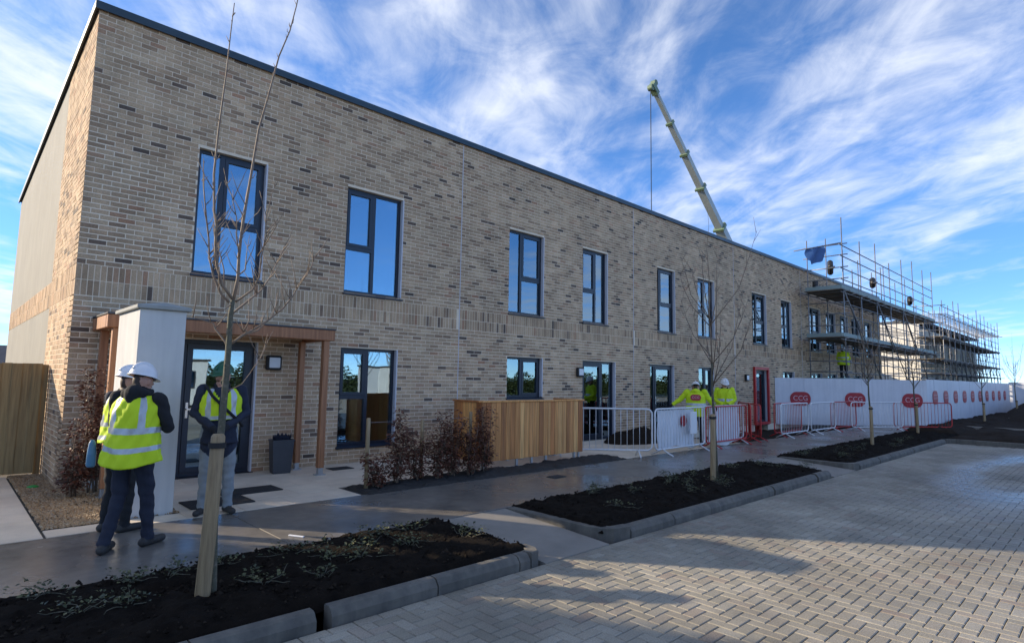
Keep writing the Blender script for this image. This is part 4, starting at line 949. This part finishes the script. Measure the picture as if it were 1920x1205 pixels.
# ------------------------------------------------------------------ neighbours: houses left (one added to cast shade), tree belt and cabins behind the viewer
def house(x0, x1, y0, y1, ze, zr_, lab, wall='render_cream', ridge='x'):
    r_ = empty('neighbour_house', lab, 'house', (x0, y0, 0)); w, d = x1-x0, y1-y0
    MB().box(0, w, 0, d, -.2, ze).build('wall', wall, r_)
    q = .35
    if ridge == 'x': MB().add([(-q,-q,ze+.002),(w+q,-q,ze+.002),(w+q,d+q,ze+.002),(-q,d+q,ze+.002),(-q,d/2,zr_),(w+q,d/2,zr_)], [(0,1,5,4),(2,3,4,5),(1,2,5),(3,0,4),(3,2,1,0)]).build('roof', 'roof_grey', r_)
    else: MB().add([(-q,-q,ze+.002),(w+q,-q,ze+.002),(w+q,d+q,ze+.002),(-q,d+q,ze+.002),(w/2,-q,zr_),(w/2,d+q,zr_)], [(0,1,4),(1,2,5,4),(2,3,5),(3,0,4,5),(3,2,1,0)]).build('roof', 'roof_grey', r_)
    for z0 in (.9, 3.4):
        if z0+1.3 > ze: continue
        for k in range(int(w//3)):
            f = frame(MB(), .9+k*3, 2.1+k*3, z0, z0+1.25, .07, -.05, -.005).build('window', 'navy_frame', r_); MB().box(.97+k*3, 2.03+k*3, -.03, -.02, z0+.07, z0+1.18).build('pane', 'glass', f)
    return r_
house(-21, -10.1, 4, 11.5, 5.2, 7.6, 'cream two-storey house with dark grey roof beyond the garden fence')  # added out of view so that its shadow falls across the near bed
house(-3.5, 8.5, 46, 54, 1.9, 3.6, 'low grey-roofed house far behind the fence', 'render_cream')
def belt(name, x0, x1, y, h, n, seed, **tg):
    random.seed(seed); lf = MB()
    for _ in range(n):
        x = rnd(x0, x1); hh = h*(.82+.18*math.sin(x*1.7)+.08*math.sin(x*5.1)); z_ = rnd(0, hh)*1.0; w = 1.2*(1-.6*z_/hh)
        a_ = rnd(0, 6.28); lf.leaf((x+rnd(-.3, .3), y+rnd(-w, w), z_), (math.cos(a_), math.sin(a_), rnd(-.4, .8)), (rnd(-1, 1), rnd(-1, 1), 1), rnd(.14, .34), rnd(.12, .26))
    return lf.build(name, 'conifer', **tg)
belt('conifer_belt', -30, 85, -36, 2.5, 60000, 51, kind='stuff')
for k, x in enumerate((-18, -9, 1, 9, 20, 33)):
    random.seed(60+k); r_ = empty('bare_tree', 'tall bare tree standing beyond the conifer belt', 'tree', (x, -42+rnd(-2, 2), -.2), group='bare trees beyond the conifers'); t = MB(); hh = rnd(7, 9)
    t.tube(wander((0, 0, 0), (rnd(-.5, .5), 0, hh*.6), 4, .15), [.22, .18, .15, .12, .09], 7); t.build('trunk', 'bark', r_, smooth=True); c_ = MB()
    for q in range(38):
        a_ = rnd(0, 6.28); z0 = rnd(.25, .6)*hh; L2 = rnd(1.5, 3.4); b_ = Vector((0, 0, z0)); e = b_+Vector((math.cos(a_)*L2*.75, math.sin(a_)*L2*.75, L2)); c_.tube(wander(b_, e, 3, .15), [.06, .04, .03, .015], 4)
        for s_ in range(5): p = b_.lerp(e, rnd(.3, 1)); a2 = rnd(0, 6.28); c_.tube([p, p+Vector((math.cos(a2)*.6, math.sin(a2)*.6, rnd(.3, 1)))], [.02, .008], 3)
    c_.build('crown', 'twig', r_)
random.seed(5)
for x, y, lb_ in ((3.0, -26, 'white site cabin with two windows standing in front of the conifers'), (20, -27, 'white site cabin with two windows at the far side of the court')):
    r_ = empty('site_cabin', lb_, 'cabin', (x, y, -.2)); MB().bev(0, 6, 0, 2.6, .2, 2.5, .03).build('body', 'hoard_white', r_); MB().bev(-.1, 6.1, -.1, 2.7, 2.51, 2.62, .02).build('roof', 'roof_grey', r_)
    MB().bev(2.6, 3.5, 2.605, 2.64, .25, 2.2, .01).build('door', 'grey_plastic', r_)
    for x2 in (.8, 4.3): f = frame(MB(), x2, x2+1.1, 1.1, 2.0, .06, 2.605, 2.65).build('window', 'grey_plastic', r_); MB().box(x2+.06, x2+1.04, 2.612, 2.624, 1.16, 1.94).build('pane', 'glass', f)
# ------------------------------------------------------------------ people
def cap_mesh(mb, p, q, r0, r1, n=12):
    p = Vector(p); q = Vector(q); d = (q-p); L_ = d.length or 1e-4; d = d/L_; P = []; rr = []
    for a_ in (-80, -50, -20): P.append(p+d*r0*math.sin(R(a_))); rr.append(r0*math.cos(R(a_)))
    P.append(p); rr.append(r0); P.append(q); rr.append(r1)
    for a_ in (20, 50, 80): P.append(q+d*r1*math.sin(R(a_))); rr.append(r1*math.cos(R(a_)))
    mb.tube(P, rr, n)
def person(name_label, loc, az, J, mats, voxel, helm, hood=False, group='people on site'):
    """J: joint positions in the person's own frame (front = +Y, right = +X)"""
    r_ = empty('person', name_label, 'person', loc, -az, group)
    caps = []; mb = MB()
    def C(a_, b_, r0, r1, reg): caps.append((Vector(a_), Vector(b_), r0, r1, reg)); cap_mesh(mb, a_, b_, r0, r1)
    V = {k: Vector(v_) for k, v_ in J.items() if not isinstance(v_, (int, float))}
    tk = J.get('bulk', 1.0)
    pel, ch, nk, hd = V['pelvis'], V['chest'], V['neck'], V['head']
    # trunk: stacked ellipses following the spine
    seat = pel+Vector((0, 0, -.07)); rings = []; fwd = V.get('front', Vector((0, 1, 0))); rt = Vector((fwd.y, -fwd.x, 0))
    prof = [(seat, .150, .115), (pel, .172, .130), (pel.lerp(ch, .35), .165, .128), (pel.lerp(ch, .7), .178, .135), (ch, .188, .138), (ch.lerp(nk, .45), .178, .118), (ch.lerp(nk, .8), .115, .09), (nk, .062, .066)]
    for c_, a_, b_ in prof: rings.append([c_+rt*(a_*tk*math.cos(w))+fwd*(b_*tk*math.sin(w)) for w in [2*math.pi*i/20 for i in range(20)]])
    mb.rings(rings); caps.append((pel, ch, .15*tk, .16*tk, 'top')); caps.append((ch, nk, .15*tk, .07, 'top'))
    if J.get('jacket'):                                   # hip-length coat hanging over the trousers
        jr = []
        for dz, a_, b_ in ((-.155, .188, .150), (-.15, .196, .158), (-.06, .190, .152), (.05, .182, .142), (.16, .172, .130)):
            jr.append([pel+Vector((0, 0, dz))+rt*(a_*tk*.95*math.cos(w))+fwd*(b_*tk*.95*math.sin(w)) for w in [2*math.pi*i/24 for i in range(24)]])
        mb.rings(jr); caps.append((pel+Vector((0, 0, -.155)), pel, .20, .18, 'top'))
    else: caps.append((seat-Vector((0, 0, .03)), seat, .15, .15, 'leg'))
    for s_ in ('l', 'r'):
        C(V['sh'+s_], V['el'+s_], .066*tk, .052*tk, 'top'); C(V['el'+s_], V['wr'+s_], .050*tk, .040*tk, 'top')
        w, e = V['wr'+s_], V['el'+s_]; d = (w-e).normalized(); C(w, w+d*.085, .034, .036, 'hand')
        sd = d.cross(Vector((0, 0, 1))); sd = sd.normalized() if sd.length > .1 else Vector((1, 0, 0)); pn = sd.cross(d)
        kn = w+d*.09
        for f in range(4):                                   # four curled fingers and a thumb
            b_ = kn+sd*(f-1.5)*.019; l1 = (.040, .046, .043, .033)[f]; m1 = b_+d*l1-pn*.012; C(b_, m1, .0095, .009, 'hand'); C(m1, m1+d*l1*.45-pn*l1*.6, .009, .0075, 'hand')
        tb_ = w+d*.03+sd*(.035 if s_ == 'l' else -.035); C(tb_, tb_+d*.045+sd*(.012 if s_ == 'l' else -.012)-pn*.01, .011, .009, 'hand')
        C(V['hp'+s_], V['kn'+s_], .092*J.get('legbulk', 1), .068*J.get('legbulk', 1), 'leg'); C(V['kn'+s_], V['an'+s_], .066*J.get('legbulk', 1), .052*J.get('legbulk', 1), 'leg')
        a_ = V['an'+s_]; t_ = V['to'+s_]; hl = a_+(a_-t_).normalized()*.05; C((hl.x, hl.y, .04), (t_.x, t_.y, .036), .042, .036, 'boot'); C(a_, (a_.x, a_.y, .05), .05, .046, 'boot')
    # head with nose, ears, chin
    hf = V['look'].normalized(); hr = Vector((hf.y, -hf.x, 0)).normalized(); hu = hr.cross(hf)
    C(nk, hd-hu*.03, .056, .052, 'skin'); m3 = Matrix((hr, hf, hu)).transposed()
    mb.ellipsoid(hd, (.076, .096, .118), 18, 12, mtx=m3); caps.append((hd-hf*.01, hd+hf*.03-hu*.05, .085, .07, 'skin'))
    C(hd+hf*.02-hu*.065, hd+hf*.05-hu*.088, .052, .036, 'skin'); C(hd+hf*.092+hu*.012, hd+hf*.112-hu*.022, .010, .014, 'skin')
    for s_ in (-1, 1): C(hd+hr*s_*.077+hu*.01, hd+hr*s_*.08-hu*.03, .016, .012, 'skin')
    caps.append((hd-hf*.06+hu*.0, hd-hf*.06-hu*.05, .055, .05, 'hair')); caps.append((hd-hf*.03+hu*.06, hd+hf*.02+hu*.07, .075, .075, 'hair'))
    if hood:
        b_ = nk-fwd*.085-Vector((0, 0, .015)); C(b_+rt*.07, b_-rt*.07, .055, .055, 'hood'); C(b_+rt*.07+fwd*.02, nk+rt*.06+fwd*.06, .045, .03, 'hood'); C(b_-rt*.07+fwd*.02, nk-rt*.06+fwd*.06, .045, .03, 'hood'); C(b_-fwd*.035-Vector((0, 0, .15)), b_-fwd*.01, .035, .085, 'hood')
    else: C(nk+rt*.05-fwd*.03, nk-rt*.05-fwd*.03, .045, .045, 'hood'); C(nk+rt*.06+fwd*.03, nk-rt*.06+fwd*.03, .034, .034, 'hood')
    me = mb.mesh('body', 'skin', True); tmp = bpy.data.objects.new('tmp', me); COL.objects.link(tmp)
    md = tmp.modifiers.new('r', 'REMESH'); md.mode = 'VOXEL'; md.voxel_size = voxel; md.use_smooth_shade = True
    sm = tmp.modifiers.new('s', 'SMOOTH'); sm.factor = .5; sm.iterations = 5 if voxel < .009 else 3
    dg = bpy.context.evaluated_depsgraph_get(); bm_ = bpy.data.meshes.new_from_object(tmp.evaluated_get(dg)); bpy.data.objects.remove(tmp)
    # cloth folds and colour by the nearest limb
    n = len(bm_.vertices); co = np.empty(n*3); bm_.vertices.foreach_get('co', co); co = co.reshape(-1, 3); no = np.empty(n*3); bm_.vertices.foreach_get('normal', no); no = no.reshape(-1, 3)
    def reg_of(P):
        best = np.full(len(P), 9.); idx = np.zeros(len(P), int); regs = ['top', 'leg', 'skin', 'hand', 'boot', 'hair', 'hood']
        for a_, b_, r0, r1, g_ in caps:
            a_ = np.array(a_); b_ = np.array(b_); ab = b_-a_; t_ = np.clip(((P-a_) @ ab)/max(ab @ ab, 1e-9), 0, 1); d = np.linalg.norm(P-(a_+t_[:, None]*ab), axis=1)-(r0+(r1-r0)*t_)
            k = d < best; best[k] = d[k]; idx[k] = regs.index(g_)
        return idx
    ri = reg_of(co); cloth = (ri == 0)|(ri == 1)|(ri == 6)
    ph = sum(loc)*3
    fold = (np.sin(co[:, 2]*38+co[:, 0]*21+ph)*.5+np.sin(co[:, 2]*23-co[:, 1]*29+co[:, 0]*9+ph*2)*.5)*.0065+np.sin(co[:, 2]*71+co[:, 1]*40+ph)*.002
    co = co+no*(fold*cloth)[:, None]; bm_.vertices.foreach_set('co', co.ravel())
    bm_.materials.clear()
    for k in ('top', 'leg', 'skin', 'hand', 'boot', 'hair', 'hood'): bm_.materials.append(M[mats[k]])
    np_ = len(bm_.polygons); pc_ = np.empty(np_*3); bm_.polygons.foreach_get('center', pc_); pr_ = reg_of(pc_.reshape(-1, 3)); bm_.polygons.foreach_set('material_index', pr_.astype(int)); bm_.polygons.foreach_set('use_smooth', [True]*np_); bm_.update()
    put('body', bm_, r_)
    for s_ in (-1, 1): MB().ellipsoid(hd+hf*.083+hr*s_*.031+hu*.012, (.012, .008, .009), 8, 6, mtx=m3).build('eye', 'cloth_black', r_, True)
    MB().ellipsoid(hd+hf*.094-hu*.052, (.024, .006, .006), 8, 5, mtx=m3).build('mouth', 'sign_red' if False else 'hair', r_, True)
    if helm:
        hm = Matrix((hr, hf, hu)).transposed(); tilt = hm @ Matrix.Rotation(R(-6), 3, 'X'); c_ = hd+hu*.045-hf*.005
        h = MB(); h.ellipsoid(c_, (.108, .132, .118), 24, 10, mtx=tilt, v0=0)
        rim = []
        for k, (e, z_) in enumerate(((1.0, 0), (1.10, -.006), (1.10, -.012), (.97, -.010))):
            ring = []
            for i in range(24):
                a_ = 2*math.pi*i/24; f_ = max(0, math.sin(a_))**2; ex = 1+(e-1)*(1+2.4*f_)
                ring.append(c_+tilt @ Vector((.108*ex*math.cos(a_), .132*ex*math.sin(a_), z_-.012*f_*(k > 0))))
            rim.append(ring)
        h.rings(rim, cap=False); P = [c_+tilt @ Vector((0, .134*math.sin(R(a_)), .124*math.cos(R(a_)))) for a_ in range(-70, 71, 14)]; h.tube(P, [.014]*len(P), 6)
        h.build('helmet', helm, r_, True)
    return r_, V, tk, fwd, rt
def vest(r_, V, tk, fwd, rt, hem, bands, braces, open_front=False, grow=.016, hem_fl=.03, tail=0.0, seed=1, mats=('hivis', 'reflective', 'cloth_navy')):
    """sleeveless high-visibility vest worn over the jacket"""
    rs = np.random.RandomState(seed); pel, ch, nk = V['pelvis'], V['chest'], V['neck']; n = 64; m_ = 44; rings = []; T = []
    for j in range(m_+1):
        t_ = j/m_
        zz = hem+(nk.z-.035-hem)*t_
        def spine(z_):
            if z_ < pel.z: return pel+Vector((0, 0, z_-pel.z))
            if z_ < ch.z: return pel.lerp(ch, (z_-pel.z)/(ch.z-pel.z))
            return ch.lerp(nk, (z_-ch.z)/(nk.z-ch.z))
        c_ = spine(zz); f = (zz-ch.z)/(nk.z-ch.z)
        if f <= 0: a_, b_ = .186*tk+grow, .137*tk+grow
        else: a_ = (.186*tk+grow)*(1-.10*min(1, f/.5)**2) if f < .5 else (.186*tk+grow)*(.90-.44*((f-.5)/.5)**1.5); b_ = (.137*tk+grow)*(1-.38*f**1.6)
        lo = max(0, (pel.z+.12-zz)/.3); a_ += hem_fl*lo; b_ += hem_fl*lo*.9
        ring = []
        for i in range(n):
            w = 2*math.pi*i/n; back = max(0, -math.sin(w)); wr = .011*math.sin(w*5+zz*14+seed)*min(1, lo+.4)+.005*math.sin(w*11-zz*30+seed*2)+.003*math.sin(w*19+zz*55+seed)
            p = c_+rt*((a_+wr)*math.cos(w))+fwd*((b_+wr)*math.sin(w)); p.z += -tail*back*(1-t_)**3+.006*math.sin(w*3+seed)*(1-t_)
            ring.append(p)
        rings.append(ring); T.append(zz)
    mb = MB(); vs = [p for rg in rings for p in rg]; n0 = len(vs); mb.v = [tuple(p) for p in vs]
    for j in range(m_):
        zz = (T[j]+T[j+1])/2
        for i in range(n):
            w = 2*math.pi*(i+.5)/n; mi = 0
            if any(a_ < zz < b_ for a_, b_ in bands): mi = 1
            for wc, ww, zlo in braces:
                d = abs((w-wc+math.pi) % (2*math.pi)-math.pi)
                if d < ww and zz > zlo: mi = 1
            if open_front and abs(w-math.pi/2) < .05+.9*max(0, (zz-ch.z-.02)/.2)**1.2: continue
            mb.f.append((j*n+i, j*n+(i+1) % n, (j+1)*n+(i+1) % n, (j+1)*n+i)); mb.mi.append(mi)
    o = mb.build('vest', list(mats), r_, True); sd = o.modifiers.new('t', 'SOLIDIFY'); sd.thickness = .006; sd.offset = 1
    return o
PM1 = dict(top='cloth_black', leg='denim_dark', skin='skin', hand='skin', boot='boot', hair='hair', hood='cloth_black')
# walking pose seen from behind, right hand to chin side, hood down
J1 = dict(pelvis=(0,0,.93), chest=(0,.03,1.25), neck=(0,.05,1.43), head=(.0,.085,1.535), look=Vector((.35,1,-.12)),
    shl=(-.19,.03,1.37), ell=(-.24,.10,1.12), wrl=(-.12,.30,1.10), shr=(.19,.03,1.37), elr=(.27,.08,1.10), wrr=(.13,.28,1.10),
    hpl=(-.09,0,.90), knl=(-.10,.03,.48), anl=(-.11,-.13,.09), tol=(-.14,.03,.05), hpr=(.09,0,.90), knr=(.10,.11,.49), anr=(.12,.14,.08), tor=(.17,.30,.05), bulk=1.06, legbulk=.98)
pr = person('person in yellow vest and white helmet, black hood down, stepping with back turned', (.07, -3.78, 0), R(42), J1, PM1, .0085, 'helmet_white', hood=True)
vest(*pr, .80, ((.905, .955), (1.055, 1.105)), ((R(-52), .13, 1.08), (R(-128), .13, 1.08), (R(52), .12, 1.08), (R(128), .12, 1.08)), seed=3, hem_fl=.05, tail=.05)
PM2 = dict(top='cloth_navy', leg='cloth_black', skin='skin', hand='skin', boot='boot', hair='hair', hood='cloth_black')
J2 = dict(pelvis=(0,0,.91), chest=(0,.02,1.23), neck=(0,.03,1.41), head=(0,.055,1.515), look=Vector((.25,1,-.1)),
    shl=(-.19,.02,1.35), ell=(-.25,.04,1.09), wrl=(-.20,.16,.90), shr=(.19,.02,1.35), elr=(.24,.05,1.09), wrr=(.14,.22,1.02),
    hpl=(-.09,0,.88), knl=(-.10,.02,.47), anl=(-.11,-.02,.08), tol=(-.15,.14,.05), hpr=(.09,0,.88), knr=(.10,.04,.47), anr=(.11,.02,.08), tor=(.15,.18,.05), bulk=1.04)
p2 = person('person in yellow vest and white helmet standing close behind the hooded one', (.13, -2.98, 0), R(62), J2, PM2, .0085, 'helmet_white')
vest(*p2, .90, ((.93, .98), (1.06, 1.11)), ((R(-52), .13, 1.08), (R(-128), .13, 1.08)), seed=5, hem_fl=.03)
MB().rings([[(-.11+w*math.cos(a_)*.5, -2.96+w*.35*math.sin(a_), z_) for a_ in [2*math.pi*k/12 for k in range(12)]] for w, z_ in ((.06, .66), (.085, .68), (.08, .80), (.06, .90), (.03, .93))]).build('carrier_bag', 'blue_bag', None, True, label='pale blue bag hanging at the side of the person by the brick corner', category='bag')
PM3 = dict(top='cloth_navy', leg='denim_grey', skin='skin', hand='cloth_black', boot='boot', hair='hair', hood='cloth_black')
J3 = dict(pelvis=(0,0,.96), chest=(0,-.01,1.29), neck=(0,.0,1.475), head=(0,.02,1.59), look=Vector((.72,1,-.1)),
    shl=(-.20,-.01,1.42), ell=(-.27,-.02,1.15), wrl=(-.09,.21,1.02), shr=(.20,-.01,1.42), elr=(.27,-.02,1.15), wrr=(.09,.21,1.01),
    hpl=(-.10,0,.93), knl=(-.12,.02,.50), anl=(-.13,0,.09), tol=(-.19,.15,.05), hpr=(.10,0,.93), knr=(.12,.02,.50), anr=(.13,0,.09), tor=(.19,.15,.05), bulk=1.12, legbulk=1.08, jacket=1)
p3 = person('person in green helmet and navy jacket with yellow vest, hands clasped, before the glazed door', (1.16, -2.76, .002), R(198), J3, PM3, .0085, 'helmet_green')
vest(*p3, 1.08, ((1.085, 1.13),), ((R(52), .14, 1.1), (R(128), .14, 1.1)), open_front=True, seed=8, hem_fl=.0)
st_ = MB(); rr_ = p3[0]
st_.tube([(.17, .06, 1.47), (.10, .185, 1.36), (-.06, .205, 1.2), (-.2, .13, 1.06), (-.24, .04, 1.0)], .017, 6); st_.build('bag_strap', 'cloth_black', rr_, True)
PM4 = dict(top='hivis', leg='cloth_black', skin='skin', hand='cloth_black', boot='boot', hair='hair', hood='hivis')
J4 = dict(pelvis=(0,0,.92), chest=(0,.06,1.24), neck=(0,.11,1.40), head=(0,.17,1.48), look=Vector((0,1,-.45)),
    shl=(-.21,.06,1.37), ell=(-.40,.06,1.16), wrl=(-.56,-.02,1.05), shr=(.21,.06,1.37), elr=(.36,.08,1.14), wrr=(.44,.12,1.03),
    hpl=(-.09,0,.9), knl=(-.12,.03,.48), anl=(-.14,0,.09), tol=(-.17,.16,.05), hpr=(.09,0,.9), knr=(.12,.03,.48), anr=(.14,0,.09), tor=(.17,.16,.05), bulk=1.22)
p4_ = person('person in yellow jacket with red back badge leaning on the white barrier', (12.75, -2.55, 0), R(62), J4, PM4, .012, 'helmet_white', hood=True)
vest(*p4_, .76, ((1.02, 1.09),), (), seed=2, grow=.01, hem_fl=.02)
bq = badge_mesh(.26, .15, .012); o = put('badge', bq, p4_[0], (0, -.145, 1.235)); o.rotation_euler.x = R(-8); tq = put('lettering', TXS, o, (0, -.014, 0)); tq.rotation_euler.x = R(90)
PM5 = dict(PM4, hood='cloth_black')
J5 = dict(J3, look=Vector((-.2, 1, -.25)), bulk=1.2, jacket=0)
p5_ = person('person in yellow jacket and white helmet facing out behind the white sheet', (14.85, -2.3, 0), R(238), J5, PM5, .012, 'helmet_white')
vest(*p5_, .95, ((1.10, 1.17),), (), seed=4, grow=.008, hem_fl=.01, open_front=True)
p6_ = person('person in yellow jacket and helmet standing on the lowest scaffold deck', (29.6, -1.0, 1.77), R(80), dict(J2, bulk=1.2), PM4, .014, 'helmet_white')
vest(*p6_, .80, ((.95, 1.01), (1.12, 1.18)), (), seed=6, grow=.008)
